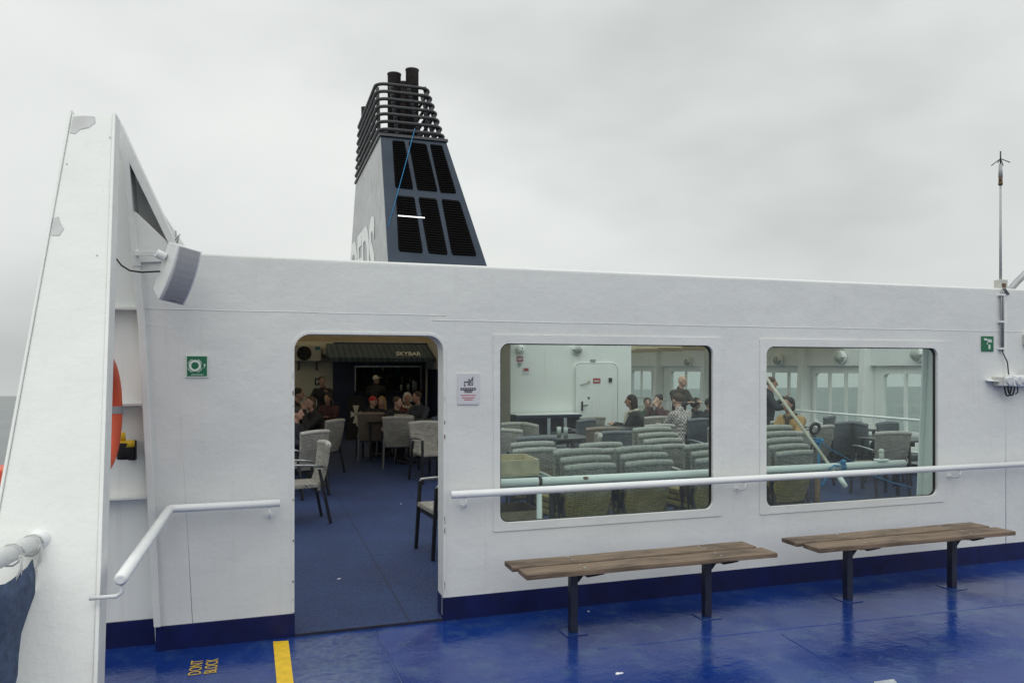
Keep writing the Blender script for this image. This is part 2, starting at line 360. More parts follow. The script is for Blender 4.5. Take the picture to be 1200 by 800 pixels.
def rr(x0, z0, x1, z1, r, seg=7, corners=(1, 1, 1, 1)):
    P = []
    for (cx, cz, a0, on) in ((x0+r, z0+r, PI, corners[0]), (x1-r, z0+r, 1.5*PI, corners[1]), (x1-r, z1-r, 0, corners[2]), (x0+r, z1-r, .5*PI, corners[3])):
        if on: P += [(cx+r*math.cos(a0+PI/2*k/seg), cz+r*math.sin(a0+PI/2*k/seg)) for k in range(seg+1)]
        else:
            P.append((cx+r*(math.copysign(1, math.cos(a0+PI/4))), cz+r*math.copysign(1, math.sin(a0+PI/4))))
    return P
def plate(name, mats, outline, holes, w0, w1, fn, parent=None, bevel=0):
    """flat plate with holes: outline in (u, v), thickness w0..w1, fn maps (u, v, w) to the world"""
    cu = bpy.data.curves.new('tmp', 'CURVE'); cu.dimensions = '2D'; cu.fill_mode = 'BOTH'; cu.extrude = (w1-w0)/2
    for loop in [outline]+list(holes):
        sp = cu.splines.new('POLY'); sp.points.add(len(loop)-1); sp.use_cyclic_u = True
        for p, q in zip(sp.points, loop): p.co = (q[0], q[1], 0, 1)
    o = bpy.data.objects.new('tmp', cu); COL.objects.link(o)
    dg = bpy.context.evaluated_depsgraph_get(); me = bpy.data.meshes.new_from_object(o.evaluated_get(dg), depsgraph=dg)
    bpy.data.objects.remove(o); bpy.data.curves.remove(cu)
    for v in me.vertices: v.co = fn(v.co.x, v.co.y, v.co.z+(w0+w1)/2)
    me.name = name; me.materials.clear(); me.materials.append(M[mats])
    bm = bmesh.new(); bm.from_mesh(me); bmesh.ops.remove_doubles(bm, verts=bm.verts, dist=1e-5); bmesh.ops.recalc_face_normals(bm, faces=bm.faces); bm.to_mesh(me); bm.free()
    for p in me.polygons: p.use_smooth = False
    return link(name, me, parent, bevel)
XZ = lambda u, v, w: Vector((u, w, v))
def pts2(pl, Y): return [(W(px, py, Y).x, W(px, py, Y).z) for px, py in pl]
def text(name, body, mat, size, origin, ux, uy, parent=None, shear=0, ext=.002, align='LEFT', sx=1.0, bold=0.0):
    cu = bpy.data.curves.new('t', 'FONT'); cu.body = body; cu.size = size; cu.shear = shear; cu.extrude = ext; cu.align_x = align; cu.offset = bold
    o = bpy.data.objects.new('tmp', cu); COL.objects.link(o)
    dg = bpy.context.evaluated_depsgraph_get(); me = bpy.data.meshes.new_from_object(o.evaluated_get(dg), depsgraph=dg)
    bpy.data.objects.remove(o); bpy.data.curves.remove(cu)
    ux = Vector(ux).normalized(); uy = Vector(uy).normalized(); un = ux.cross(uy); og = Vector(origin)
    for v in me.vertices: v.co = og+ux*v.co.x*sx+uy*v.co.y+un*v.co.z
    me.name = name; me.materials.clear(); me.materials.append(M[mat])
    return link(name, me, parent)

# ------------------------------------------------------------------ world and light
wd = bpy.data.worlds.new('World'); S.world = wd; wd.use_nodes = True; t = wd.node_tree
bg = t.nodes['Background']; bg.inputs['Strength'].default_value = .1
EL = R(52); AZ = math.atan2(-.45, -1)
sky = N(t, 'ShaderNodeTexSky', sky_type='NISHITA'); sky.sun_disc = False; sky.sun_elevation = EL; sky.sun_rotation = AZ; sky.air_density = 1; sky.dust_density = 4; sky.ozone_density = 1
hs = N(t, 'ShaderNodeHueSaturation'); hs.inputs['Saturation'].default_value = .12; L(t, sky.outputs[0], hs.inputs['Color'])
tc = N(t, 'ShaderNodeTexCoord'); sp = N(t, 'ShaderNodeSeparateXYZ'); L(t, tc.outputs['Generated'], sp.inputs[0])
# cloud deck: brighter overhead, soft bands of thicker cloud near the horizon
mp = N(t, 'ShaderNodeMapping'); mp.inputs['Scale'].default_value = (1.0, 1.0, 2.1); mp.inputs['Location'].default_value = (.35, .2, .1); L(t, tc.outputs['Generated'], mp.inputs['Vector'])
cn = noise(t, mp.outputs[0], 1.6, 4, .45); cn.inputs['Distortion'].default_value = .1
cr = ramp(t, [(.30, (.66, .68, .685)), (.50, (.95, .96, .955)), (.70, (1.12, 1.12, 1.10))], cn.outputs['Fac'])
el = ramp(t, [(0.0, (.70, .71, .71)), (.06, (.82, .83, .825)), (.22, (.95, .955, .945)), (.45, (1.0, 1.0, .99)), (1, (1.6, 1.6, 1.58))], sp.outputs['Z'])
ml = N(t, 'ShaderNodeMix', data_type='RGBA', blend_type='MULTIPLY'); ml.inputs['Factor'].default_value = 1; L(t, cr.outputs['Color'], ml.inputs['A']); L(t, el.outputs['Color'], ml.inputs['B'])
gain = N(t, 'ShaderNodeMix', data_type='RGBA', blend_type='MULTIPLY'); gain.inputs['Factor'].default_value = 1; L(t, ml.outputs['Result'], gain.inputs['A']); gain.inputs['B'].default_value = (8.6, 8.75, 8.7, 1)
fin = N(t, 'ShaderNodeMix', data_type='RGBA'); fin.inputs['Factor'].default_value = .9; L(t, hs.outputs['Color'], fin.inputs['A']); L(t, gain.outputs['Result'], fin.inputs['B'])
L(t, fin.outputs['Result'], bg.inputs['Color'])
sd = bpy.data.lights.new('sun', 'SUN'); sd.energy = .7; sd.angle = R(60); sd.color = (1, .97, .93)
so = bpy.data.objects.new('sun', sd); COL.objects.link(so)
dv = Vector((math.sin(AZ)*math.cos(EL), math.cos(AZ)*math.cos(EL), math.sin(EL))); so.rotation_euler = dv.to_track_quat('Z', 'Y').to_euler(); so.location = dv*60
S.view_settings.view_transform = 'Standard'; S.view_settings.look = 'None'; S.view_settings.exposure = .1; S.view_settings.gamma = 1
S.cycles.max_bounces = 8; S.cycles.transparent_max_bounces = 16; S.cycles.caustics_reflective = False; S.cycles.caustics_refractive = False

# ------------------------------------------------------------------ setting: sea, decks
r1 = ray(0, 463); r2 = ray(1050, 452); nn = r2.cross(r1).normalized()
if nn.z < 0: nn = -nn
uu = nn.orthogonal().normalized(); vv = nn.cross(uu)
sb = MB(); RS = 30000; seg = 64
rings = [0, 40, 200, 1000, 5000, RS]
vs = [Vector((0, 0, 0))]; fs = []
for q in rings[1:]: vs += [(uu*math.cos(2*PI*k/seg)+vv*math.sin(2*PI*k/seg))*q for k in range(seg)]
for k in range(seg): fs.append((0, 1+k, 1+(k+1) % seg))
for i in range(len(rings)-2):
    for k in range(seg): fs.append((1+i*seg+k, 1+(i+1)*seg+k, 1+(i+1)*seg+(k+1) % seg, 1+i*seg+(k+1) % seg))
sb.add(vs, fs, True); o = sb.build('sea', 'sea_water'); o.location = (0, 0, -26); tag(o, kind='structure')

d = MB(); d.box((-1.6, -11, -.25), (10.3, .17, 0)); o = d.build('painted_deck', 'deck_blue'); tag(o, kind='structure')
# ship hull below the decks
d = MB(); d.box((-1.75, -11.2, -27), (10.75, 48, -.26)); o = d.build('ship_hull', 'kick_blue'); tag(o, kind='structure')
d = MB(); d.box((-1.55, .171, -.25), (10.3, 17, .016)); d.box((.20, .006, .0), (1.177, .171, .0158)); o = d.build('carpet_floor', 'carpet_blue'); tag(o, kind='structure')

# weld beads raised on the deck plating
def bead(pts, r, name='deck_seam', mat='deck_blue'):
    b = MB(); b.tube(pts, r, 6); o = b.build(name, mat); return o
for a, b_ in (((436, 733), (481, 820)), ((915, 742), (1010, 800)), ((700, 760), (1200, 707))):
    p0 = F(*a); p1 = F(*b_)
    n = 14; ps = [p0.lerp(p1, k/n)+Vector((random.uniform(-.004, .004), random.uniform(-.006, .006), -.001)) for k in range(n+1)]
    tag(bead(ps, .009 if a[0] == 436 else .0045), kind='structure')

# ------------------------------------------------------------------ the front bulkhead
TH = .17; TOP = 2.425
DX0, DX1, DZ1 = .196, 1.181, 1.955
wall = thing('bulkhead_wall', 'white painted steel bulkhead with doorway and two big windows', 'wall', (0, 0, 0))
pA = W(165, 380); pB = W(157, 305)
outline = [(-.62, 0), (DX0, 0), (DX0, .02)] 
door = [(DX0, 0.0)]+rr(DX0, .0, DX1, DZ1, .105, corners=(0, 0, 1, 1))[::-1][:-1]
door = [(DX0, .0)]+[q for q in rr(DX0, .0, DX1, DZ1, .105, corners=(0, 0, 1, 1))[2:]][::-1]+[(DX1, .0)]
out = [(-.62, .0)]+door+[(10.3, .0), (10.3, TOP), (pB.x+.02, TOP), (pA.x, pA.z)]
W1 = (1.588, .645, 3.31, 1.906); W2 = (3.80, .632, 5.55, 1.903)
plate('wall_plate', 'white_paint', out, [rr(*W1, .065), rr(*W2, .065)], 0, .030, XZ, wall, .006)
lin = rr(DX0, .0, DX1, DZ1, .105, corners=(0, 0, 1, 1))[2:]; lot = rr(DX0-.02, .0, DX1+.02, DZ1+.02, .12, corners=(0, 0, 1, 1))[2:]
plate('door_liner', 'white_paint', [(DX1, .026)]+lin+[(DX0, .026), (DX0-.02, .026)]+lot[::-1]+[(DX1+.02, .026)], [], .0305, TH, XZ, wall, .003)
# rounded cap along the top, rim round the doorway, seams
c = MB(); c.tube([(pB.x+.04, .02, TOP+.003), (10.3, .02, TOP+.003)], .020, 10); c.box((pB.x+.04, .031, TOP-.02), (10.3, .17, TOP+.004)); c.build('top_cap', 'white_paint_worn', wall)
do = rr(DX0-.018, .032, DX1+.018, DZ1+.018, .12, corners=(0, 0, 1, 1))
inr = rr(DX0+.001, .1, DX1-.001, DZ1-.001, .105, corners=(0, 0, 1, 1))[2:]
do = [(DX1+.018, .16)]+do[2:]+[(DX0-.018, .16), (DX0+.001, .16)]+inr[::-1]+[(DX1-.001, .16)]
plate('door_rim', 'white_paint', do, [], -.006, .004, XZ, wall, .002)
def strip(name, z, x0, x1, r=.004):
    b = MB(); n = int((x1-x0)/.12)+1
    b.tube([(x0+(x1-x0)*k/n, .0005, z+random.uniform(-.002, .002)) for k in range(n+1)], r, 6); return b.build(name, 'white_paint', wall)
strip('weld_seam', 2.095, -.68, 1.2, .003); strip('weld_seam', 2.06, 1.1, 10.2, .0035)
b = MB(); q = [(-.66, 0), (-.53, 2.03), (-.44, 2.0), (-.41, 1.93), (-.40, .16)]
q = [W(168, 381), W(196, 382), W(205, 388), W(210, 402), W(214, 520), W(226, 735)]
b.tube([Vector((p.x, .0022, p.z)) for p in q], .0032, 8); b.build('weld_seam', 'white_paint', wall)
for x in (6.35,):
    b = MB(); b.tube([(x, .0005, .16), (x, .0005, 2.4)], .004, 6); b.build('weld_seam', 'white_paint', wall)
# blue kick band
k = MB(); k.box((-.622, -.004, -.01), (DX0+.003, .0295, .152)); k.box((DX1-.003, -.004, -.01), (10.29, .0295, .158)); k.box((DX1-.004, .05, .0), (DX1+.03, TH+.003, .16))
k.build('kick_band', 'kick_blue', wall, .004)
k = MB(); k.box((DX0+.004, -.004, -.01), (DX1-.004, .005, .019)); k.build('door_sill', 'steel_navy', wall)
# slanted flange on the left end
fl = [(-.628, .155), (pA.x-.012, pA.z), (pB.x-.012, pB.z), (pB.x+.034, pB.z), (pA.x+.030, pA.z), (-.588, .155)]
plate('end_flange', 'white_paint', fl, [], -.03, .14, XZ, wall, .006)
def chip(x, z, w, h, mat, nx=0):
    n_ = random.randint(6, 9); pl = [(x+w*math.cos(2*PI*k/n_)*random.uniform(.5, 1), z+h*math.sin(2*PI*k/n_)*random.uniform(.5, 1)) for k in range(n_)]
    plate('paint_chip', mat, pl, [], -.0085, -.0065, XZ, wall)
for k in range(9): chip(DX0-.007, random.uniform(.2, 1.75), random.uniform(.003, .007), random.uniform(.006, .03), random.choice(['rust', 'primer_grey']))
for k in range(9): chip(DX1+.008, random.uniform(.2, 1.75), random.uniform(.003, .007), random.uniform(.006, .03), random.choice(['rust', 'primer_grey']))
# windows: doubler frame > pane, gasket
for (x0, z0, x1, z1), ol in ((W1, (578, 845)), (W2, (890, 1106))):
    fx0 = W(ol[0], 430).x; fx1 = W(ol[1], 430).x
    fr = plate('window', 'white_paint', rr(fx0, z0-.058, fx1, z1+.062, .012), [rr(x0-.001, z0-.001, x1+.001, z1+.001, .066)], -.009, -.0005, XZ, wall, .003)
    g = plate('gasket', 'rubber', rr(x0-.004, z0-.004, x1+.004, z1+.004, .068), [rr(x0+.012, z0+.004, x1-.012, z1-.006, .058)], .016, .034, XZ, fr)
    p = plate('pane', 'glass_green', rr(x0-.002, z0-.002, x1+.002, z1+.002, .066), [], .021, .028, XZ, fr)

# web frames standing behind the wall (seen through the panes)
def web_frame(x, d0, d1, label):
    b = MB(); b.hexa([(x, .031, .02), (x+.02, .031, .02), (x+.02, .031+d0, .02), (x, .031+d0, .02)], [(x, .031, 2.4), (x+.02, .031, 2.4), (x+.02, .031+d1, 2.4), (x, .031+d1, 2.4)])
    b.hexa([(x-.05, .031+d0, .02), (x+.07, .031+d0, .02), (x+.07, .031+d0+.015, .02), (x-.05, .031+d0+.015, .02)], [(x-.05, .031+d1, 2.4), (x+.07, .031+d1, 2.4), (x+.07, .031+d1+.015, 2.4), (x-.05, .031+d1+.015, 2.4)])
    tag(b.build('web_frame', 'white_inner', None, .004), label, 'frame')
web_frame(5.62, .22, .10, 'pale steel frame behind the right edge of right window')

# grey cover plate, signs on the wall
def sign(name, label, px0, py0, px1, py1, mats, Y=0.0, th=.006):
    a = W(px0, py1, Y); c = W(px1, py0, Y)
    t_ = thing(name, label, 'sign', ((a.x+c.x)/2, Y-.002, a.z))
    w = c.x-a.x; h = c.z-a.z
    b = MB(); b.box((-w/2, -th, 0), (w/2, 0, h)); b.build('sign_board', mats, t_, .001)
    return t_, w, h
# emergency station sign
s1, w, h = sign('safety_sign', 'square green safety sign with white ring emblem beside the doorway', 217.5, 416, 244.5, 442.5, 'sign_white')
b = MB(); b.box((-w/2+.009, -.0085, .010), (w/2-.009, -.006, h-.008)); b.build('green_field', 'green_sign', s1)
cx, cz = -.012, h*.52
b = MB(); b.torus((cx, -.0085, cz), (0, 1, 0), h*.205, h*.055, 32, 6)
for q in range(4):
    a0 = PI/4+q*PI/2
    b.tube([(cx+h*.30*math.cos(a0+da), -.0092, cz+h*.30*math.sin(a0+da)) for da in (-.45, -.22, 0, .22, .45)], .0024, 5)
for v in b.v: v.y = -.0085+(v.y+.0085)*.15
b.build('emblem', 'sign_white', s1)
b = MB(); b.ball((w*.33, -.0088, h*.56), (.005, .001, .008)); b.tube([(w*.335, -.0088, h*.52), (w*.32, -.0088, h*.45), (w*.28, -.0088, h*.42)], .0018, 5); b.build('light_symbol', 'sign_white', s1)
b = MB()
for k in range(9): b.box((-w*.25+k*w*.062, -.0089, .017), (-w*.25+k*w*.062+w*.042, -.0084, .017+.004+.002*(k % 2)))
b.build('caption_marks', 'sign_white', s1)
# no-furniture sign by doorway
s2, w, h = sign('notice_sign', 'grey notice with crossed furniture drawing between doorway and left window', 536, 437, 561, 474, 'sign_border')
b = MB(); b.box((-w/2+.006, -.0075, .007), (w/2-.006, -.006, h-.006)); b.build('sign_face', 'sign_paper', s2)
b = MB(); y0 = -.0085
def seg2(p, q, r=.0022): b.tube([(p[0]*w, y0, p[1]*h), (q[0]*w, y0, q[1]*h)], r, 5)
b.box((-.20*w, -.009, .70*h), (.02*w, -.0076, .735*h)); seg2((-.19, .70), (-.19, .58)); seg2((.0, .70), (-.03, .60)); seg2((-.19, .58), (-.14, .62))
seg2((.02, .74), (.06, .83)); seg2((.06, .72), (.20, .80)); seg2((.20, .86), (.20, .62)); seg2((.02, .62), (.20, .62)); seg2((-.02, .80), (.16, .66)); seg2((.02, .64), (.22, .88), .0028)
b.build('drawing', 'ink', s2)
b = MB()
for zz, hw in ((.50, .37), (.455, .37), (.425, .22), (.375, .18)): 
    for k in range(7): b.box((-hw*w+k*2*hw*w/7, -.0086, zz*h), (-hw*w+(k+.82)*2*hw*w/7, -.0076, zz*h+.0075))
b.build('black_text_lines', 'ink', s2)
b = MB()
for zz, hw in ((.28, .36), (.20, .30), (.14, .20)):
    for k in range(7): b.box((-hw*w+k*2*hw*w/7, -.0086, zz*h), (-hw*w+(k+.82)*2*hw*w/7, -.0076, zz*h+.007))
b.build('red_text_lines', 'ink_red', s2)
# small green sign right
s3, w, h = sign('safety_sign', 'small green sign with white hand shower symbol under the antenna', 1149.5, 394, 1163.5, 411.5, 'green_sign')
b = MB(); b.box((-.30*w, -.0085, .72*h), (.30*w, -.0062, .80*h)); b.box((-.02*w, -.0085, .60*h), (.34*w, -.0062, .70*h)); b.box((.05*w, -.0085, .15*h), (.20*w, -.0062, .45*h)); b.box((-.34*w, -.0085, .80*h), (-.1*w, -.0062, .86*h)); b.box((-.1*w, -.0085, .48*h), (.0*w, -.0062, .56*h))
b.build('symbol', 'sign_white', s3)

# ------------------------------------------------------------------ handrails
def bracket(o, x, z, y, r=.008):
    b = MB(); b.tube([(x, y, z-.02), (x, y, z-.075), (x, y+.03, z-.09), (x, -.0, z-.09)], r, 8); b.disc((x, -.0, z-.09), (0, -1, 0), .022, .006, 14); b.build('bracket', 'pipe_white', o)
h1 = thing('handrail', 'long white handrail pipe running below both windows', 'handrail', (0, 0, 0))
p0 = W(531, 579, -.11); Z1 = .88
b = MB(); b.tube([(p0.x-.015, -.11, Z1), (p0.x-.008, -.11, Z1), (7.2, -.11, Z1)], [.018, .026, .026], 14); b.build('pipe', 'pipe_white', h1)
for px in (546, 873, 1125): bracket(h1, W(px, 580, -.11).x, Z1, -.11)
h2 = thing('handrail', 'short cranked white handrail left of the doorway', 'handrail', (0, 0, 0))
pa = W(328, 588, -.10); pb = W(199, 597, -.10); zz = (pa.z+pb.z)/2
pc = F(141, 679, zz)
b = MB(); b.tube([(pa.x, -.10, zz), (pb.x+.03, -.10, zz), (pb.x+.006, -.108, zz), (pb.x, -.13, zz), (pc.x, pc.y+.01, zz), (pc.x, pc.y, zz)], [.024, .024, .025, .026, .026, .016], 14); b.build('pipe', 'pipe_white', h2)
bracket(h2, W(316, 590, -.1).x, zz, -.10)
b = MB(); b.tube([(pc.x, pc.y+.04, zz-.02), (pc.x, pc.y+.04, zz-.06), (pc.x-.02, pc.y+.04, zz-.075), (pc.x-.12, pc.y+.05, zz-.078)], .009, 8); b.build('bracket', 'pipe_white', h2)

# ------------------------------------------------------------------ leaning pillar and wing frame
pn0 = Vector((0, -2.05, 0)); pnn = Vector((0, 1, -.547)).normalized()
def PP(px, py): return PL(px, py, pn0, pnn)
pil = thing('leaning_pillar', 'tall leaning white steel pillar with grey primer patches at far left', 'pillar', (0, 0, 0))
tl, tr, br_, bl = PP(84, 134), PP(132, 137), PP(103, 985), PP(-71, 985)
off = Vector((0, .10, 0))
b = MB(); b.hexa([bl, br_, br_+off, bl+off], [tl, tr, tr+off, tl+off]); b.build('pillar_box', 'white_paint_worn', pil, .004)
def edge_flange(a0, a1, w, side):
    b = MB(); lean = Vector((0, -.012, 0)); bk = Vector((0, .14, 0)); up = (a1-a0).normalized()*.03
    s_ = Vector((w*side, 0, 0)); b.hexa([a0+lean, a0+s_+lean, a0+s_+bk, a0+bk], [a1+lean+up, a1+s_+lean+up, a1+s_+bk+up, a1+bk+up]); b.build('edge_flange', 'white_paint_worn', pil, .003)
edge_flange(br_, tr, .016, 1); edge_flange(bl, tl, .012, -1)
# bare primer patches (thin sheets 3 mm proud)
def patch(pl):
    q = [PP(*p)-pnn*.003 for p in pl]; bm_ = MB(); bm_.add(q+[p+pnn*.002 for p in q], [tuple(range(len(q)))]+[(k, (k+1) % len(q), len(q)+(k+1) % len(q), len(q)+k) for k in range(len(q))]); bm_.build('primer_patch', 'primer_grey', pil)
patch([(86, 137), (98, 136), (111, 137), (112, 144), (104, 150), (94, 152), (88, 157), (82, 156)])
patch([(62, 256), (69, 254), (71, 262), (75, 268), (70, 276), (60, 276)])
for x, y in ((77.5, 191), (113, 298), (128, 160)): patch([(x, y), (x+1.6, y+.4), (x+1.8, y+2), (x+.2, y+2.3)])

wing = thing('wing_frame', 'white triangular bracing frame between leaning pillar and bulkhead', 'frame', (0, 0, 0))
def wp(name, pl, y0, y1, mat='white_paint', bv=.004): return plate(name, mat, pts2(pl, y0), [], y0, y1, XZ, wing, bv)
wp('diagonal', [(131, 133), (137, 135), (206, 284), (214, 297), (203, 297), (150, 188), (141, 165), (131, 150)], -.03, .20)
wp('post', [(136, 157), (142, 160), (151, 185), (156, 250), (165, 312), (155, 312), (150, 250), (144, 190)], -.035, .20)
wp('gusset', [(154, 246), (160, 249), (194, 281), (206, 296), (206, 306), (157, 308)], -.02, .05)
wp('triangle_panel', [(125, 150), (225, 300), (150, 330), (135, 185)], .21, .23, 'white_inner')
wp('upper_web', [(96, 165), (140, 165), (150, 192), (172, 361), (96, 361)], .105, .118, 'white_inner')
b = MB(); b.box((-1.12, .15, 0), (-.55, .165, 2.2)); b.build('recess_panel', 'white_inner', wing)
for py in (361, 473, 582):
    z = W(150, py, .1).z; b = MB(); b.box((-1.1, .06, z-.012), (-.645-.02*z, .149, z+.004)); b.build('stiffener', 'white_paint', wing, .002)
b = MB(); b.box((-1.1, .136, 0), (-.60, .149, .16)); b.build('kick_band', 'kick_blue', wing)
b = MB(); b.tube([W(204, 283, .05), W(211, 274, .05), W(207, 285, .05)], .006, 6); b.box(W(206, 276, .05)-Vector((.004, .004, .01)), W(206, 276, .05)+Vector((.004, .004, .03))); b.build('lug', 'grey_metal', wing)

# loudspeaker
sp_ = W(205, 318, -.30)
spk = thing('loudspeaker', 'white wall speaker with curved grey grille tilted above the bulkhead corner', 'speaker', sp_)
MS = Matrix.Rotation(R(30), 4, 'Z') @ Matrix.Rotation(R(10), 4, 'Y') @ Matrix.Rotation(R(20), 4, 'X')
b = MB(); n = 8; arc = [(-.20+.40*k/n) for k in range(n+1)]
def fz(z): return -.075-.045*(1-(z/.2)**2)
prof = [(.10, -.165), (.10, .165)]
L0 = []; R0 = []
def body(b, x0, x1, dy, back, zmax):
    vs = []; 
    for k in range(n+1):
        z = -zmax+2*zmax*k/n; vs += [(x0, fz(z)+dy, z), (x1, fz(z)+dy, z)]
    for k in range(n+1):
        z = (-zmax+2*zmax*k/n)*.86; vs += [(x0*.75, back, z), (x1*.75, back, z)]
    fs = []; o2 = 2*(n+1)
    for k in range(n):
        fs += [(2*k, 2*k+1, 2*k+3, 2*k+2), (o2+2*k, o2+2*k+2, o2+2*k+3, o2+2*k+1), (2*k, 2*k+2, o2+2*k+2, o2+2*k), (2*k+1, o2+2*k+1, o2+2*k+3, 2*k+3)]
    fs += [(0, o2, o2+1, 1), (2*n, 2*n+1, o2+2*n+1, o2+2*n)]
    b.add([MS @ Vector(v) for v in vs], fs)
b = MB(); body(b, -.075, .075, 0, .08, .168); b.build('cabinet', 'pipe_white', spk, .006)
b = MB(); body(b, -.060, .060, -.010, -.03, .162); b.build('grille', 'speaker_grille', spk, .003)
b = MB(); b.box((-.020, -.133, -.140), (.020, -.1135, -.136), MS); b.build('badge', 'grey_metal', spk)
b = MB(); b.tube([MS @ Vector((-.07, .02, .06)), MS @ Vector((-.12, .03, .07))], .026, 12); bk0 = W(160, 297, -.03)-sp_; b.sqbar(MS @ Vector((-.11, .03, .07)), bk0, .03, .02); b.box(bk0-Vector((.012, .004, .045)), bk0+Vector((.012, .02, .03))); b.build('bracket', 'pipe_white', spk, .003)
b = MB(); c0 = MS @ Vector((-.06, .05, -.03)); c1 = W(136, 303, -.25)-sp_; c2 = W(152, 317, -.28)-sp_
b.tube([c0, c0.lerp(c2, .6)+Vector((0, 0, -.008)), c2, c2.lerp(c1, .6)+Vector((0, 0, -.012)), c1], .005, 6); b.build('cable', 'rubber', spk)

# lifebuoy and its light
lbp = Vector((-.872, -.36, W(130, 483, -.36).z)); a = R(3); ln = Vector((math.cos(a), -math.sin(a), 0))
lb = thing('lifebuoy', 'orange lifebuoy hanging behind the leaning pillar', 'lifebuoy', lbp)
b = MB(); b.torus((0, 0, 0), ln, .30, .062, 48, 14); b.build('ring', 'orange', lb)
lu = Vector((-ln.y, ln.x, 0))
for q in range(4):
    an = q*PI/2; c = lu*math.cos(an)*.30+UP*math.sin(an)*.30; tg = (-lu*math.sin(an)+UP*math.cos(an))
    b = MB(); b.tube([c-tg*.022, c+tg*.022], .0645, 16, caps=False); b.build('tape_band', 'grey_metal', lb)
b = MB(); b.tube([Vector((.02, -.05, -.29)), Vector((.045, -.06, -.40)), Vector((.03, -.06, -.52)), Vector((-.03, -.05, -.62))], .0035, 5); b.build('grab_line', 'rope_white', lb)
p = W(145, 528, .0)
ll = thing('lifebuoy_light', 'small black cup with yellow float light on the recess wall', 'rescue light', p)
b = MB(); b.tube([(0, .05, -.055), (0, .05, .045)], [.045, .052], 16); b.build('cup', 'black_matte', ll)
b = MB(); b.box((.01, .095, -.07), (.05, .24, .05)); b.build('holder', 'black_matte', ll, .004)
b = MB(); b.tube([(.01, .045, .02), (.01, .045, .058)], .044, 14); b.tube([(-.01, .045, .058), (-.01, .045, .11)], [.016, .010], 10); b.build('float', 'yellow', ll)
# orange box beyond pillar
p = CAM+FW*5.0+RT*((-13-600)/FPX*5.0); p.z = 0
eb = thing('rescue_box', 'bright orange box peeking out left of the leaning pillar', 'box', p, R(10))
pz = 1.74-(546-430)*5/890
b = MB(); b.box((-.32, -.2, .06), (.12, .2, pz-.12)); b.build('box_body', 'orange', eb, .01)
b = MB(); b.hexa([(-.33, -.21, pz-.118), (.13, -.21, pz-.118), (.13, .21, pz-.118), (-.33, .21, pz-.118)], [(-.30, -.18, pz-.09), (.12, -.18, pz), (.12, .18, pz), (-.30, .18, pz-.09)]); b.build('lid', 'orange', eb, .01)
for x in (-.25, .06):
    for y in (-.15, .15): b = MB(); b.box((x-.02, y-.02, 0), (x+.02, y+.02, .06)); b.build('foot', 'black_metal', eb)

# near guard rail with canvas
g0 = PP(45, 633); rail = thing('guard_rail', 'white guard rail pipe joining the leaning pillar at lower left', 'railing', (0, 0, 0))
g1 = F(0, 655, g0.z); gd = (g1-g0).normalized(); g2 = g0+gd*2.6
b = MB(); b.tube([g0+Vector((0, .03, 0)), g2], .034, 14); b.ball(g0-gd*.0, (.046, .03, .046)); b.build('pipe', 'pipe_white', rail)
for kx in (1.2, 2.5): 
    q = g0+gd*kx; b = MB(); b.tube([(q.x, q.y, 0), (q.x, q.y, q.z)], .025, 10); b.build('post', 'pipe_white', rail)
cv = thing('canvas_screen', 'dark blue canvas screen laced below the white guard rail', 'canvas', (0, 0, 0))
b = MB(); nu, nv = 40, 14; c0 = g0+gd*.10; vs = []
for i in range(nu+1):
    for j in range(nv+1):
        s_ = i/nu; v_ = j/nv; sag = .035*math.sin(PI*((s_*6) % 1))
        z = (g0.z-.055-sag)*(1-v_)+.06*v_
        wv = .022*math.sin(s_*26+v_*2)+.012*math.sin(s_*61+1+v_*5)+.012*math.sin(v_*17)
        q = c0+gd*(s_*2.3+.05*v_); vs.append(Vector((q.x+wv*.7+.01, q.y, z)))
fs = [(i*(nv+1)+j, (i+1)*(nv+1)+j, (i+1)*(nv+1)+j+1, i*(nv+1)+j+1) for i in range(nu) for j in range(nv)]
b.add(vs, fs, True); o = b.build('cloth', 'cloth_navy', cv); sm = o.modifiers.new('thick', 'SOLIDIFY'); sm.thickness = .004
def loop(c, r, yy): return [c+Vector((math.cos(k*PI/5)*r, gd.y*yy*k/10, math.sin(k*PI/5)*r)) for k in range(11)]
for kx in (.06, .22, .5, .9, 1.4):
    q = g0+gd*kx; b = MB(); b.tube(loop(q, .041, .05), .004, 5); b.tube([q+Vector((.036, 0, -.015)), q+Vector((.03, .03*0, -.06)), q+gd*.05+Vector((.012, 0, -.14))], .004, 5); b.tube([q+Vector((.036, 0, -.012)), q+gd*(-.02)+Vector((.02, 0, -.10)), q+gd*.04+Vector((.012, 0, -.13))], .0035, 5); b.build('lacing', 'rope_white', cv)

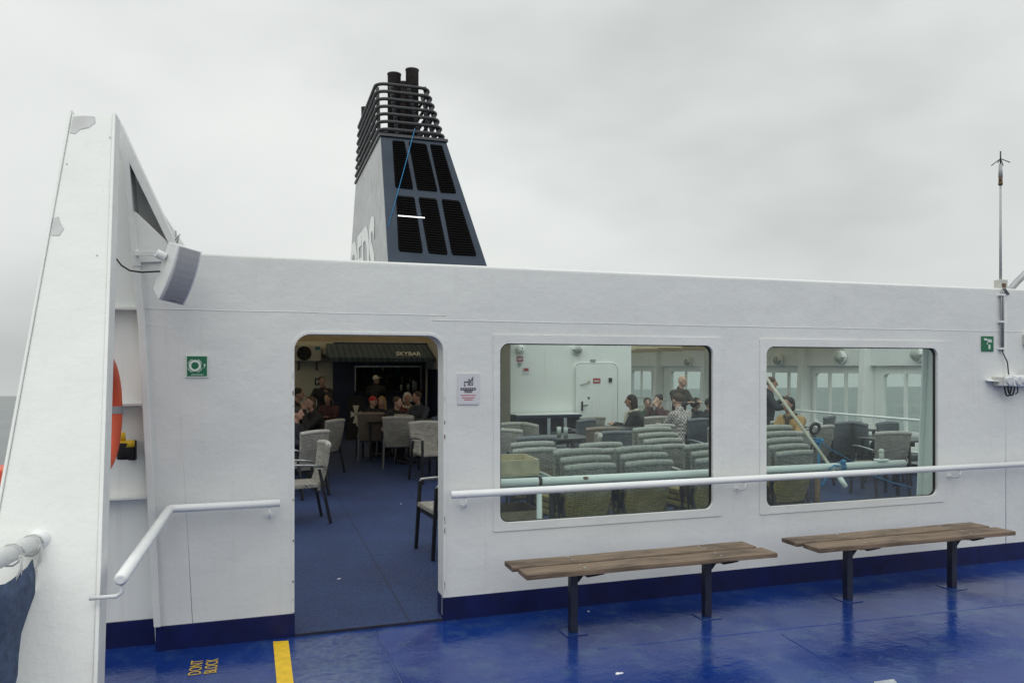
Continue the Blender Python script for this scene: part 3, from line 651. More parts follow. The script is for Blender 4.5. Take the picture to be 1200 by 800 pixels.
# ------------------------------------------------------------------ deck paint marks
a0, a1, a2, a3 = F(320, 751, .004), F(338, 750, .004), F(349, 840, .004), F(328, 841, .004)
b = MB(); b.quad([a0, a1, a2, a3]); tag(b.build('painted_stripe', 'yellow'), 'yellow painted stripe on the blue deck before the doorway', 'deck marking')
dm = thing('deck_lettering', 'yellow stencilled DONT BLOCK lettering on the blue deck', 'deck marking', F(240, 780, 0))
og = F(240, 780, 0)
for word, a, e in (('DONT', F(235, 789.5, .004), F(237.5, 773, .004)), ('BLOCK', F(253.5, 787.5, .004), F(256, 769.5, .004))):
    dr = Vector((0, 1, 0)); ln_ = (e.y-a.y)
    sz = .098
    text('word_'+word.lower(), word, 'text_yellow', sz, a-Vector((og.x, og.y, 0)), dr, (-1, 0, 0), dm, ext=.0006, sx=ln_/(sz*.7*len(word)), bold=.0)
for px, py, s_ in ((725, 788, .016), (397, 677+1, .011), (690, 716, .006), (470, 590, .01)):
    q = F(px, py, .0 if py > 700 else .016); b = MB()
    for k in range(5): b.ball(q+Vector((random.uniform(-1, 1)*s_, random.uniform(-1, 1)*s_, .001)), (s_*.8, s_*.5, .003), 8, 4)
    tag(b.build('litter_scrap', 'litter'), {725: 'white dropping splashed on the blue deck before the left bench', 397: 'white scrap lying on the carpet just inside the doorway', 690: 'tiny white speck on deck beside the left bench leg', 470: 'white fleck on carpet far inside the doorway'}[px], 'litter')
q0 = F(1026, 797, .002)
b = MB(); b.add([F(1024, 798, .004), F(1047, 795, .004), F(1064, 812, .004), F(1030, 818, .004), F(1024, 798, .001), F(1047, 795, .001), F(1064, 812, .001), F(1030, 818, .001)], [(0, 1, 2, 3), (0, 4, 5, 1), (1, 5, 6, 2), (2, 6, 7, 3), (3, 7, 4, 0)]); tag(b.build('deck_patch', 'plate_grey'), 'pale grey bare patch on blue deck at bottom right', 'deck marking')

# ------------------------------------------------------------------ benches
def bench(x0, x1, lx, label, tilt=0):
    t_ = thing('wooden_bench', label, 'bench', ((x0+x1)/2, -.49, 0), 0, 'wooden benches along the bulkhead'); cx = (x0+x1)/2
    for (y0, y1, e0, e1) in ((-.19, -.018, -.0, .0), (.018, .19, -.025, -.02)):
        b = MB(); nseg = 12; vs = []
        for k in range(nseg+1):
            x = (x0-cx+e0)+(x1-x0+e1-e0)*k/nseg; dz = .0012*math.sin(k*1.3+y0*30); dy = .001*math.sin(k*2.1+y1*9)
            vs += [(x, y0+dy, .424+dz), (x, y1+dy, .424+dz), (x, y1+dy, .456+dz), (x, y0+dy, .456+dz)]
        fs = [(4*k+i, 4*k+(i+1) % 4, 4*k+4+(i+1) % 4, 4*k+4+i) for k in range(nseg) for i in range(4)]+[(3, 2, 1, 0), (4*nseg, 4*nseg+1, 4*nseg+2, 4*nseg+3)]
        b.add(vs, fs); sl = b.build('seat_plank', 'bench_wood', t_, .004)
        for x in lx:
            for yy in (y0+.05, y1-.05): b = MB(); b.tube([(x-cx+.02, yy, .4555), (x-cx+.02, yy, .4605)], .009, 10); b.build('bolt', 'grey_metal', sl)
    for x in lx:
        b = MB(); b.box((x-cx-.026, -.018, .006), (x-cx+.026, .034, .405)); lg = b.build('leg', 'steel_navy', t_, .004)
        b = MB(); b.box((x-cx-.075, -.07, .0), (x-cx+.075, .085, .006)); b.build('foot_plate', 'deck_blue', lg, .003)
        b = MB(); b.box((x-cx-.045, -.165, .413), (x-cx+.045, .17, .421)); b.hexa([(x-cx+.026, -.16, .40), (x-cx+.12, -.14, .40), (x-cx+.12, .15, .40), (x-cx+.026, .16, .40)], [(x-cx+.02, -.165, .413), (x-cx+.15, -.165, .413), (x-cx+.15, .17, .413), (x-cx+.02, .17, .413)])
        b.hexa([(x-cx+.03, -.01, .33), (x-cx+.034, -.01, .33), (x-cx+.034, .02, .33), (x-cx+.03, .02, .33)], [(x-cx+.03, -.02, .40), (x-cx+.09, -.02, .40), (x-cx+.09, .03, .40), (x-cx+.03, .03, .40)])
        b.build('seat_bracket', 'black_metal', lg, .002)
    return t_
bench(1.55, 3.39, (1.94, 2.95), 'weathered two plank bench under the left window')
bench(3.74, 5.61, (4.165, 5.18), 'weathered two plank bench under the right window')
b = MB(); q = (4.10, -.40, .4585)

# ------------------------------------------------------------------ antenna, conduit, junction boxes
ap = W(1172.5, 335, .06)
an = thing('antenna', 'tall thin white whip antenna on top of the bulkhead', 'antenna', (ap.x, .06, TOP+.02))
zt = W(1172.5, 180, .06).z-TOP-.02; zj = W(1172.5, 217, .06).z-TOP-.02
b = MB(); b.tube([(0, 0, .06), (0, 0, zj)], [.012, .009], 10); b.build('mast', 'antenna_grey', an)
b = MB(); b.tube([(0, 0, zj), (0, 0, zj+.03)], .018, 12); b.tube([(0, 0, zj+.03), (0, 0, zj+.07)], .016, 12); b.build('collar', 'rust', an)
b = MB(); b.tube([(0, 0, zj+.07), (0, 0, zj+.19)], [.018, .014], 12); b.build('tip_housing', 'antenna_grey', an)
b = MB(); b.tube([(0, 0, zj+.19), (0, 0, zt+.02)], .006, 8)
for k in range(4): b.tube([(0, 0, zj+.24), (.075*math.cos(k*PI/2+.4), .075*math.sin(k*PI/2+.4), zj+.19)], .004, 6)
b.build('radial', 'black_metal', an)
b = MB(); b.box((-.04, -.035, -.0), (.045, .035, .085)); b.build('base_box', 'ac_white', an, .004)
b = MB(); b.box((-.025, -.038, .012), (.02, -.034, .05)); b.build('rust_stain', 'rust', an)
pp = MB(); q = W(1182, 333, .12); pp.tube([(q.x-.06, .12, TOP+.02), (q.x+.02, .12, TOP+.03), (q.x+.10, .12, TOP+.10), (q.x+.32, .12, TOP+.27), (q.x+.5, .12, TOP+.3)], .03, 10)
tag(pp.build('bent_pipe', 'grey_metal'), 'bent grey pipe on the bulkhead top beside the antenna', 'pipe')
cj = W(1171, 345, 0)
cn_ = thing('cable_conduit', 'thin conduit running down the bulkhead from the antenna', 'conduit', (cj.x, 0, 0))
b = MB(); z0 = W(1171, 411, 0).z; z1 = W(1171, 343, 0).z
for dx in (0, .022): b.tube([(dx, -.02, z0), (dx, -.02, z1), (dx+.02, -.02, z1+.04), (dx+.08, -.01, TOP-.03), (dx+.12, .03, TOP+.01)], .007, 8)
b.build('tube', 'grey_metal', cn_)
for z in (z0+.02, (z0+z1)/2, z1-.02): b = MB(); b.box((-.02, -.03, z-.008), (.04, 0, z+.008)); b.build('clip', 'pipe_white', cn_)
b = MB(); jb = W(1184, 440, -.05); b.tube([(.01, -.02, z0), (.02, -.025, z0-.03), (.06, -.03, z0-.1), (jb.x-cj.x-.02, -.05, jb.z+.01)], .005, 6); b.build('cable', 'rubber', cn_)
jx = W(1177, 446, -.05)
jn = thing('junction_cluster', 'cluster of small white junction boxes with looping black cables', 'junction box', (jx.x, 0, jx.z))
b = MB(); b.box((-.17, -.02, .0), (-.08, -.0, .012)); b.box((-.16, -.075, -.006), (-.09, -.0, .004)); b.build('bracket_shelf', 'pipe_white', jn, .003)
b = MB(); b.box((-.085, -.07, -.045), (-.035, -.0, .035)); b.build('small_box', 'ac_white', jn, .005)
b = MB(); b.box((-.03, -.09, -.045), (.05, -.0, .04)); b.build('square_box', 'pipe_white', jn, .006)
b = MB(); b.disc((.0, -.088, 0), (0, -1, 0), .034, .02, 18); b.build('round_cover', 'sign_paper', jn, .003)
b = MB(); b.box((.06, -.10, -.05), (.20, -.0, .05)); b.build('long_box', 'pipe_white', jn, .01)
b = MB(); b.disc((.10, -.098, .0), (0, -1, 0), .035, .02, 18); b.disc((.17, -.098, .0), (0, -1, 0), .03, .015, 18); b.build('round_cover', 'sign_paper', jn, .003)
b = MB(); b.tube([(.20, -.05, .0), (.45, -.05, .01)], .03, 12); b.tube([(.2, -.07, -.03), (.45, -.07, -.04)], .014, 8); b.build('connector', 'rubber', jn)
b = MB()
for x0, x1, dp in ((-.01, .07, .09), (.03, .11, .085)):
    b.tube([(x0+(x1-x0)*(.5-.5*math.cos(PI*k/10)), -.06, -.045-dp*math.sin(PI*k/10)) for k in range(11)], .007, 6)
b.tube([(.14, -.06, -.04), (.15, -.06, -.10), (.12, -.06, -.12)], .005, 6); b.build('loop_cable', 'rubber', jn)
sx_ = W(1199, 398, 0)
b = MB(); b.box((sx_.x-.01, -.05, sx_.z-.05), (sx_.x+.1, 0, sx_.z+.05)); b.box((sx_.x+.01, -.08, sx_.z-.03), (sx_.x+.08, -.049, sx_.z+.03)); tag(b.build('socket_box', 'ac_white', None, .006), 'pale socket box on the bulkhead at right photo edge', 'socket')

# ------------------------------------------------------------------ funnel
fun = thing('ship_funnel', 'tapered dark grey ship funnel with black louvres and side lettering', 'funnel', (0, 0, 0))
FX = 4.72
def fy(z): return 25+(z-5.9)*.36            # front face leans back
def fxr(z): return 8.83-(z-5.9)*.226
def fb(z): return 39.7-(z-5.9)*.68 if z < 12 else 35.55-(z-12)*.55
zb, zt = 2.56, 11.47
lo = [(FX, fy(zb), zb), (fxr(zb), fy(zb), zb), (fxr(zb), fb(zb), zb), (FX, fb(zb), zb)]; hi = [(FX, fy(zt), zt), (fxr(zt), fy(zt), zt), (fxr(zt), fb(zt), zt), (FX, fb(zt), zt)]
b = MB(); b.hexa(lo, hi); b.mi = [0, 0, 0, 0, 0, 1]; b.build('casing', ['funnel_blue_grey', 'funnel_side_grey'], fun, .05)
b = MB(); b.hexa([(FX-.06, fy(zt)-.08, zt), (fxr(zt)+.06, fy(zt)-.08, zt), (fxr(zt)+.06, fb(zt)+.06, zt), (FX-.06, fb(zt)+.06, zt)], [(FX-.06, fy(zt)-.04, zt+.12), (fxr(zt)+.05, fy(zt)-.04, zt+.12), (fxr(zt)+.05, fb(zt)+.06, zt+.12), (FX-.06, fb(zt)+.06, zt+.12)]); b.build('top_plate', 'cage_paint', fun)
fp = Vector((FX, fy(5.9), 5.9)); fn = Vector((0, 1, -.36)).normalized()
LV = [[(459.6, 164.6), (474, 165.6), (484.6, 222.5), (463, 220)], [(478.5, 166), (499.6, 169), (513, 225), (489, 223)], [(503.5, 169), (518, 170.5), (535, 227), (516, 226)],
      [(464, 229), (485.6, 231), (496, 297), (467, 294.6)], [(490, 231), (511.6, 233), (525, 299), (502, 297)], [(517, 233), (538.6, 235.5), (559, 300.5), (529.5, 299)]]
for q in LV:
    c = [PL(*p, fp, fn)-fn*.012 for p in q]
    def bil(u, v): return (c[0].lerp(c[1], u)).lerp(c[3].lerp(c[2], u), v)
    b = MB(); cs = [bil(u, v) for u, v in ((.06, 0), (.94, 0), (1, .04), (1, .96), (.94, 1), (.06, 1), (0, .96), (0, .04))]
    b.add(cs+[p+fn*.02 for p in cs], [tuple(range(8))]+[(k, (k+1) % 8, 8+(k+1) % 8, 8+k) for k in range(8)])
    lv = b.build('louvre_panel', 'louvre_black', fun)
    b = MB()
    ns = 22
    for k in range(ns):
        v0 = (k+.6)/(ns+.4); v1 = v0+.42/(ns+.4)
        A, B = bil(.03, v0), bil(.97, v0); C_, D = bil(.97, v1), bil(.03, v1)
        b.hexa([A, B, B-fn*.03, A-fn*.03], [D-fn*.05, C_-fn*.05, C_-fn*.06, D-fn*.06])
    b.build('slats', 'louvre_black', lv)
# lit tube seen in the lower louvre
b = MB(); b.tube([PL(466, 254.5, fp, fn)-fn*.12, PL(497, 257, fp, fn)-fn*.12], .020, 8); b.build('lamp_tube', 'tube_light', fun)
text('side_lettering', 'DFDS', 'funnel_letters', 4.55, (FX-.02, 37.9, 5.25), (0, -1, 0), (0, 0, 1), fun, ext=.012, sx=.84, bold=.13)
# cage rails
for k in range(7):
    z = 11.78+.365*k; x0 = FX-.05-.05*0+.0*k; x1 = fxr(z)+.02; y0 = fy(z)-.1; y1 = fb(z)+.1; r_ = .45
    P = []
    for (cx, cy, a0) in ((x0+r_, y0+r_, PI), (x1-r_, y0+r_, 1.5*PI), (x1-r_, y1-r_, 0), (x0+r_, y1-r_, .5*PI)):
        P += [(cx+r_*math.cos(a0+PI/2*q/5), cy+r_*math.sin(a0+PI/2*q/5), z) for q in range(6)]
    b = MB(); b.tube(P, .075, 8, closed=True); b.build('cage_rail', 'cage_paint', fun)
zc0, zc1 = 11.5, 14.1
def lean(px, py, fx_, fy_):
    b = MB(); b.sqbar((fx_(zc0), fy_(zc0), zc0), (fx_(zc1), fy_(zc1), zc1), .14, .14); b.build('cage_post', 'cage_paint', fun)
for u in (.25, .62, .97): lean(0, 0, lambda z, u=u: FX+.1+(fxr(z)-FX-.2)*u, lambda z: fy(z)+.12)
for u in (.12, .32, .52, .72, .92): lean(0, 0, lambda z: FX+.12, lambda z, u=u: fy(z)+(fb(z)-fy(z))*u)
for u in (.15, .45, .75, .95): lean(0, 0, lambda z: fxr(z)-.12, lambda z, u=u: fy(z)+(fb(z)-fy(z))*u)
for u in (.3, .7): lean(0, 0, lambda z, u=u: FX+.1+(fxr(z)-FX-.2)*u, lambda z: fb(z)-.12)
# exhaust pipes
for px, py, Y, r_ in ((462, 87, 29.0, .30), (483, 82, 28.6, .29), (473, 97, 31.5, .24), (468, 101, 33.5, .22), (427, 126, 34.6, .16), (499, 125, 30.5, .10)):
    q = W(px, py, Y)
    b = MB(); b.tube([(q.x, Y, zt), (q.x, Y, q.z-.06), (q.x, Y, q.z-.05), (q.x, Y, q.z), (q.x, Y, q.z), (q.x, Y, q.z-.5)], [r_, r_, r_*1.06, r_*1.06, r_*.88, r_*.88], 18); b.build('exhaust_pipe', 'soot', fun)
rp = MB(); A = Vector((*PL(485, 158, fp, fn).xy, 0)); rp.tube([PL(485.5, 153, fp, fn)-fn*.15, PL(474, 195, fp, fn)-fn*.12+Vector((0, 0, -.05)), PL(463, 235, fp, fn)-fn*.1+Vector((0, 0, -.06)), PL(454.5, 266, fp, fn)-fn*.05], .017, 6)
tag(rp.build('blue_rope', 'rope_blue'), 'thin blue rope strung diagonally across the funnel front', 'rope')
# roof decks far behind that carry the funnel
b = MB(); b.box((-1.5, 17.05, 0), (10.3, 46, 2.54)); tag(b.build('aft_deckhouse', 'white_inner'), 'white deckhouse behind the bar carrying the ship funnel', 'deckhouse')

# ------------------------------------------------------------------ sun deck interior: casing, roof, side walls
SX = 10.25
cas = thing('deckhouse_casing', 'white deckhouse block with rounded door seen through left window', 'deckhouse', (0, 0, 0))
CX0 = W(598, 430, 8.5).x; CX1 = W(740, 430, 8.5).x
b = MB(); b.box((CX0, 8.5, .016), (CX1, 17.0, 2.54)); b.build('casing_wall', 'white_inner', cas, .01)
b = MB(); b.box((CX0-.02, 13.6, .016), (CX0-.002, 16.2, 1.68)); b.build('navy_side_panel', 'navy_panel', cas)
dA = W(674, 427, 8.5); dB = W(722, 427, 8.5); zd = dA.z
dr = plate('door', 'white_inner', rr(dA.x, .25, dB.x, zd, .12), [], 8.455, 8.498, XZ, cas, .006)
b = MB(); q = rr(dA.x-.035, .22, dB.x+.035, zd+.035, .14); b.tube([(p[0], 8.49, p[1]) for p in q], .014, 6, closed=True); b.build('door_frame', 'white_inner', cas)
b = MB(); hq = W(682, 475, 8.45); b.box((hq.x-.014, 8.43, hq.z-.10), (hq.x+.014, 8.455, hq.z+.08)); b.tube([(hq.x, 8.43, hq.z), (hq.x, 8.40, hq.z), (hq.x+.10, 8.40, hq.z+.005)], .012, 8); b.build('handle', 'black_metal', dr)
hq = W(681, 450.5, 8.45); b = MB(); b.tube([(hq.x, 8.455, hq.z), (hq.x, 8.42, hq.z), (hq.x+.14, 8.42, hq.z+.03)], .011, 8); b.build('upper_handle', 'grey_metal', dr)
a = W(695, 449, 8.45); c = W(703.5, 443, 8.45); b = MB(); b.box((a.x, 8.446, a.z), (c.x, 8.453, c.z)); b.build('red_sign', 'sign_red', dr)
b = MB(); 
for k in range(4): b.box((a.x+.02+k*.03, 8.443, a.z+.03), (a.x+.04+k*.03, 8.4455, a.z+.06))
b.build('sign_marks', 'sign_paper', dr)
a = W(690, 448, 8.45); b = MB(); b.disc((a.x, 8.452, a.z+.01), (0, -1, 0), .03, .006); b.build('round_sticker', 'crate_wood', dr)
hq = W(715, 445, 8.45); b = MB(); b.box((hq.x-.03, 8.42, hq.z-.04), (hq.x+.03, 8.498, hq.z+.04)); b.tube([(hq.x, 8.49, hq.z-.04), (hq.x, 8.49, .4)], .008, 6); b.build('switch_box', 'black_metal', cas)
hq = W(690, 466, 8.45); b = MB(); b.disc((hq.x, 8.455, hq.z), (0, -1, 0), .02, .01); b.build('lock', 'black_metal', dr)
a = W(694.5, 422.5, 8.5); b = MB(); b.box((a.x-.05, 8.47, a.z-.025), (a.x+.05, 8.498, a.z+.025)); b.build('light_strip', 'grey_metal', cas)

def bulk_lamp(p, nrm, label, r_=.11):
    t_ = thing('bulkhead_lamp', label, 'lamp', p, 0, 'round bulkhead lamps'); n = Vector(nrm)
    b = MB(); b.disc((0, 0, 0), n, r_, .05, 24); b.build('lamp_base', 'white_inner', t_, .01)
    b = MB(); b.ball(n*.05, (r_*.82,)*3, 16, 10); b.build('glass_dome', 'lens_glass', t_)
    b = MB(); 
    sd_ = n.cross(UP); vs = []; fs = []
    for k in range(13):
        an_ = PI*k/12
        for rad, dp in ((r_*.98, .045), (r_*.98, .105)): vs.append(sd_*math.cos(an_)*rad+UP*math.sin(an_)*rad+n*dp)
    for k in range(12): fs.append((2*k, 2*k+1, 2*k+3, 2*k+2))
    vs.append(n*.105); e = len(vs)-1
    for k in range(12): fs.append((2*k+1, e, 2*k+3))
    b.add(vs, fs); b.build('eyelid_hood', 'white_inner', t_)
q = W(675.5, 409.5, 8.5); bulk_lamp(q-Vector((0, 0, 0)), (0, -1, 0), 'round eyelid lamp on the white deckhouse wall above the door')
q = W(609, 409, 8.5)
bell = thing('alarm_bell', 'round white alarm bell at top left of the deckhouse wall', 'alarm bell', q)
b = MB(); b.disc((0, 0, 0), (0, -1, 0), .07, .05); b.build('base', 'white_inner', bell); b = MB(); b.ball((0, -.06, 0), (.088, .05, .088), 16, 8); b.build('gong', 'pipe_white', bell)
b = MB(); b.ball((.02, -.108, .02), .012, 8, 6); b.ball((-.0, -.108, -.045), .012, 8, 6); b.build('bolt', 'black_metal', bell)
def rect_sign(name, label, px0, py0, px1, py1, mat, Y, field=None):
    a = W(px0, py1, Y); c = W(px1, py0, Y); t_ = thing(name, label, 'sign', ((a.x+c.x)/2, Y-.002, a.z)); w = c.x-a.x; h = c.z-a.z
    b = MB(); b.box((-w/2, -.008, 0), (w/2, 0, h)); b.build('sign_board', mat, t_)
    if field:
        b = MB(); b.box((-w*.38, -.0105, h*.45), (w*.38, -.008, h*.9)); b.build('sign_field', field, t_)
    else:
        b = MB()
        for k in range(3): b.box((-w*.36+k*w*.26, -.0105, h*.3), (-w*.36+k*w*.26+w*.18, -.008, h*.7))
        b.build('sign_marks', 'sign_paper', t_)
rect_sign('red_sign', 'small red sign directly below the alarm bell', 605.5, 417.5, 613, 423.5, 'sign_red', 8.5)
rect_sign('white_sign', 'small white sign with red field right of the alarm bell', 612.5, 430.5, 620, 438.5, 'sign_paper', 8.5, 'sign_red')
b = MB(); a = W(609, 426, 8.5); b.box((a.x-.028, 8.46, a.z-.03), (a.x+.028, 8.498, a.z+.03)); tag(b.build('call_point', 'grey_metal', None, .004), 'tiny grey call point under the red sign on deckhouse wall', 'call point')

# navy shelf unit in front of casing
q0, q1 = W(605, 487, 8.1), W(681, 487, 8.1); wsh = q1.x-q0.x; hsh = W(640, 487, 8.1).z
sh = thing('shelf_unit', 'low navy shelf unit against the white deckhouse wall', 'shelf', ((q0.x+q1.x)/2, 8.25, .016))
b = MB(); b.box((-wsh/2, -.18, hsh-.05), (wsh/2, .2, hsh)); b.box((-wsh/2, .16, 0), (wsh/2, .2, hsh-.05)); b.box((-wsh/2, -.17, .38), (wsh/2, .16, .41)); b.box((-wsh/2, -.17, .0), (wsh/2, .16, .06)); b.build('carcass', 'navy_panel', sh)
b = MB(); b.box((-wsh/2, -.19, hsh), (wsh/2, .21, hsh+.015)); b.build('top_edge', 'white_inner', sh)
for x in (-.5*wsh+.02, -.02, .24*wsh, .5*wsh-.02): 
    b = MB(); b.box((x-.018, -.172, .06), (x+.018, .15, hsh-.05)); b.build('divider', 'navy_panel', sh)
for x in (-.02, .24*wsh):
    b = MB(); b.box((x-.03, -.19, .30), (x+.03, -.174, hsh-.06)); b.build('price_holder', 'plate_grey', sh)

# roof over the bar end
roof = thing('deck_roof', 'cream slatted ceiling over the bar end of deck', 'roof', (0, 0, 0))
b = MB(); b.box((-1.5, 5.5, 2.47), (CX0, 17.0, 2.54)); b.build('roof_slab', 'ceiling_slats', roof)
b = MB()
y = 5.6
while y < 15.8: b.box((-1.5, y, 2.415), (CX0-.01, y+.10, 2.469)); y += .42
b.build('joists', 'ceiling_slats', roof)
# side walls
def side_wall(name, label, X, y0, y1, wins, inward):
    t_ = thing(name, label, 'wall', (0, 0, 0)); YZ = lambda u, v, w: Vector((X+w*(-inward), u, v))
    plate('wall_plate', 'white_inner', [(y0, 0.0), (y1, 0.0), (y1, 2.42), (y0, 2.42)], [rr(a, z0, b_, z1, .09) for (a, b_, z0, z1, nm) in wins], 0, .06, YZ, t_)
    for (a, b_, z0, z1, nm) in wins:
        f_ = plate('window', 'white_inner', rr(a-.05, z0-.05, b_+.05, z1+.05, .12), [rr(a, z0, b_, z1, .09)], -.02, -.001, YZ, t_)
        plate('pane', 'glass_dirty', rr(a-.01, z0-.01, b_+.01, z1+.01, .09), [], .02, .026, YZ, f_)
        for k in range(nm):
            yy = a+(b_-a)*(k+1)/(nm+1); bb = MB(); xs = sorted((X-inward*.014, X+inward*.03)); bb.box((xs[0], yy-.025, z0), (xs[1], yy+.025, z1)); bb.build('mullion', 'white_inner', f_)
    xs = sorted((X, X+inward*.10)); bb = MB(); bb.box((xs[0]+.001, y0, 1.76), (xs[1], y1, 2.42)); bb.build('upper_band', 'white_inner', t_, .01)
    xs = sorted((X+.001*inward, X+inward*.02)); bb = MB(); bb.box((xs[0], y0, .016), (xs[1], y1, .16)); bb.build('kick_band', 'kick_blue', t_)
    return t_
def sy(px): return WX(px, 430, SX).y
zw1 = WX(1055, 438, SX).z; zw0 = .66
wins = [(sy(1120), sy(1036), zw0, zw1, 2), (sy(1012), sy(955), zw0, zw1, 2), (sy(944), sy(890), zw0, zw1, 2), (sy(870), sy(840), zw0, zw1, 1), (sy(823), sy(787), zw0, zw1, 1), (sy(764), sy(741), zw0, zw1, 1)]
sw = side_wall('starboard_wall', 'white starboard side wall with rows of wide windows', SX, .18, 17.0, wins, -1)
for px in (1021, 948, 776, 832):
    yy = sy(px); b = MB(); b.hexa([(SX-.30, yy-.07, .016), (SX-.002, yy-.07, .016), (SX-.002, yy+.07, .016), (SX-.30, yy+.07, .016)], [(SX-.18, yy-.07, 2.4), (SX-.002, yy-.07, 2.4), (SX-.002, yy+.07, 2.4), (SX-.18, yy+.07, 2.4)]); b.build('pilaster', 'white_inner', sw, .006)
bench_h = MB(); bench_h.box((SX-.42, 3.2, .30), (SX-.022, 16.8, .36)); bench_h.box((SX-.40, 3.2, .20), (SX-.36, 16.8, .299)); tag(bench_h.build('side_ledge', 'white_inner'), 'long white ledge along the foot of the starboard wall', 'ledge')
gr = thing('grab_rail', 'thin white grab rail along the starboard window wall', 'handrail', (0, 0, 0))
zr = WX(1030, 488.5, SX-.45).z
b = MB(); b.tube([(SX-.45, 2.2, zr), (SX-.45, 16.5, zr)], .022, 8); b.build('pipe', 'pipe_white', gr)
for yy in (3.5, 6.1, 9.0, 12.0, 15.0): b = MB(); b.tube([(SX-.45, yy, zr), (SX-.45, yy, .36)], .014, 8); b.build('stanchion', 'pipe_white', gr)
for px, py, lab in ((1077, 415.5, 'round eyelid lamp above the rightmost starboard windows'), (987, 418.5, 'round eyelid lamp above the middle starboard windows'), (914, 422, 'round eyelid lamp above starboard windows nearest the leaning wooden pole'), (808, 424, 'dim round eyelid lamp on starboard wall beyond the white deckhouse')):
    q = WX(px, py, SX-.11); bulk_lamp(q, (-1, 0, 0), lab, .125)
# side overhang
b = MB(); b.box((SX-1.45, 6.2, 2.20), (SX-.11, 17.0, 2.30)); y = 6.4
while y < 16.8: b.box((SX-1.4, y, 2.14), (SX-.11, y+.06, 2.199)); y += 1.1
tag(b.build('side_canopy', 'ceiling_slats'), 'cream canopy overhanging the starboard windows beyond the deckhouse', 'canopy')
pw = [(1.9, 4.4, .75, 2.2, 1), (4.9, 7.7, .75, 2.2, 1), (8.2, 11.0, .75, 2.2, 1), (11.5, 15.6, .75, 2.2, 1)]
side_wall('port_wall', 'white port side wall with wide windows behind the leaning pillar', -1.45, 1.5, 17.0, pw, 1)
# far end wall left of bar and on starboard side
BX0, BX1 = W(391, 430, 16).x, CX0
b = MB(); b.box((-1.5, 16.1, .016), (BX0-.01, 17.0, 2.469)); b.box((CX1+.01, 16.8, .016), (SX-.02, 17.02, 2.42)); tag(b.build('end_wall', 'wall_cream'), 'dim cream end wall carrying the air conditioner left of bar', 'wall')

# air conditioner
a = W(346, 423, 15.8); c = W(376.5, 405, 15.8); w = c.x-a.x; h = c.z-a.z
ac = thing('air_conditioner', 'white outdoor air conditioning unit high on the end wall', 'air conditioner', ((a.x+c.x)/2, 15.8, a.z))
b = MB(); b.box((-w/2, 0, 0), (w/2, .3, h)); b.build('housing', 'ac_white', ac, .01)
b = MB(); b.disc((-w*.16, -.001, h*.5), (0, -1, 0), h*.46, .01, 28); b.build('fan_opening', 'black_matte', ac)
b = MB()
for k in range(3): b.torus((-w*.16, -.014, h*.5), (0, 1, 0), h*(.14+.13*k), .006, 24, 5)
for k in range(5):
    an_ = k*2*PI/5; b.hexa([(-w*.16, -.012, h*.5)]*1+[(-w*.16+h*.4*math.cos(an_), -.012, h*.5+h*.4*math.sin(an_)), (-w*.16+h*.4*math.cos(an_+.4), -.012, h*.5+h*.4*math.sin(an_+.4)), (-w*.16+h*.2*math.cos(an_+.5), -.012, h*.5+h*.2*math.sin(an_+.5))], [(-w*.16, -.016, h*.5)]+[(-w*.16+h*.4*math.cos(an_), -.016, h*.5+h*.4*math.sin(an_)), (-w*.16+h*.4*math.cos(an_+.4), -.016, h*.5+h*.4*math.sin(an_+.4)), (-w*.16+h*.2*math.cos(an_+.5), -.016, h*.5+h*.2*math.sin(an_+.5))])
b.build('fan_guard', 'cage_paint', ac)
b = MB(); b.box((w*.26, -.006, h*.72), (w*.46, -.001, h*.93)); b.build('energy_label', 'label_teal', ac)
b = MB(); 
for x in (-w*.35, w*.35): b.box((x-.02, 0, -.04), (x+.02, .3, -.001)); b.box((x-.02, .26, -.25), (x+.02, .3, -.04))
b.build('bracket', 'black_metal', ac)
a = W(383, 413, 16.0)
vb = thing('valve_box', 'small pale valve box with red sticker beside the air conditioner', 'valve box', a)
b = MB(); b.box((-.13, -.12, -.06), (.13, .1, .12)); b.build('box_body', 'ac_white', vb, .01)
b = MB(); b.box((-.03, -.124, .06), (.05, -.121, .10)); b.build('sticker', 'sticker_red', vb)
b = MB(); b.tube([(-.16, -.05, 0), (-.16, -.05, -.16), (.0, -.05, -.22), (.14, -.05, -.18)], .04, 10); b.build('duct', 'grey_metal', vb)
rest = thing('restroom_sign', 'small black restroom sign with two white figures on end wall', 'sign', W(373.5, 451, 16.08))
b = MB(); w = .21; h = .19; b.box((-w/2, -.012, 0), (w/2, 0, h)); b.build('sign_board', 'black_metal', rest)
b = MB()
for x in (-.045, .045): b.ball((x, -.014, .145), (.016, .004, .016), 8, 6); b.hexa([(x-.02, -.016, .03), (x+.02, -.016, .03), (x+.02, -.012, .03), (x-.02, -.012, .03)], [(x-.026, -.016, .12), (x+.026, -.016, .12), (x+.026, -.012, .12), (x-.026, -.012, .12)])
b.build('figure', 'sign_paper', rest)

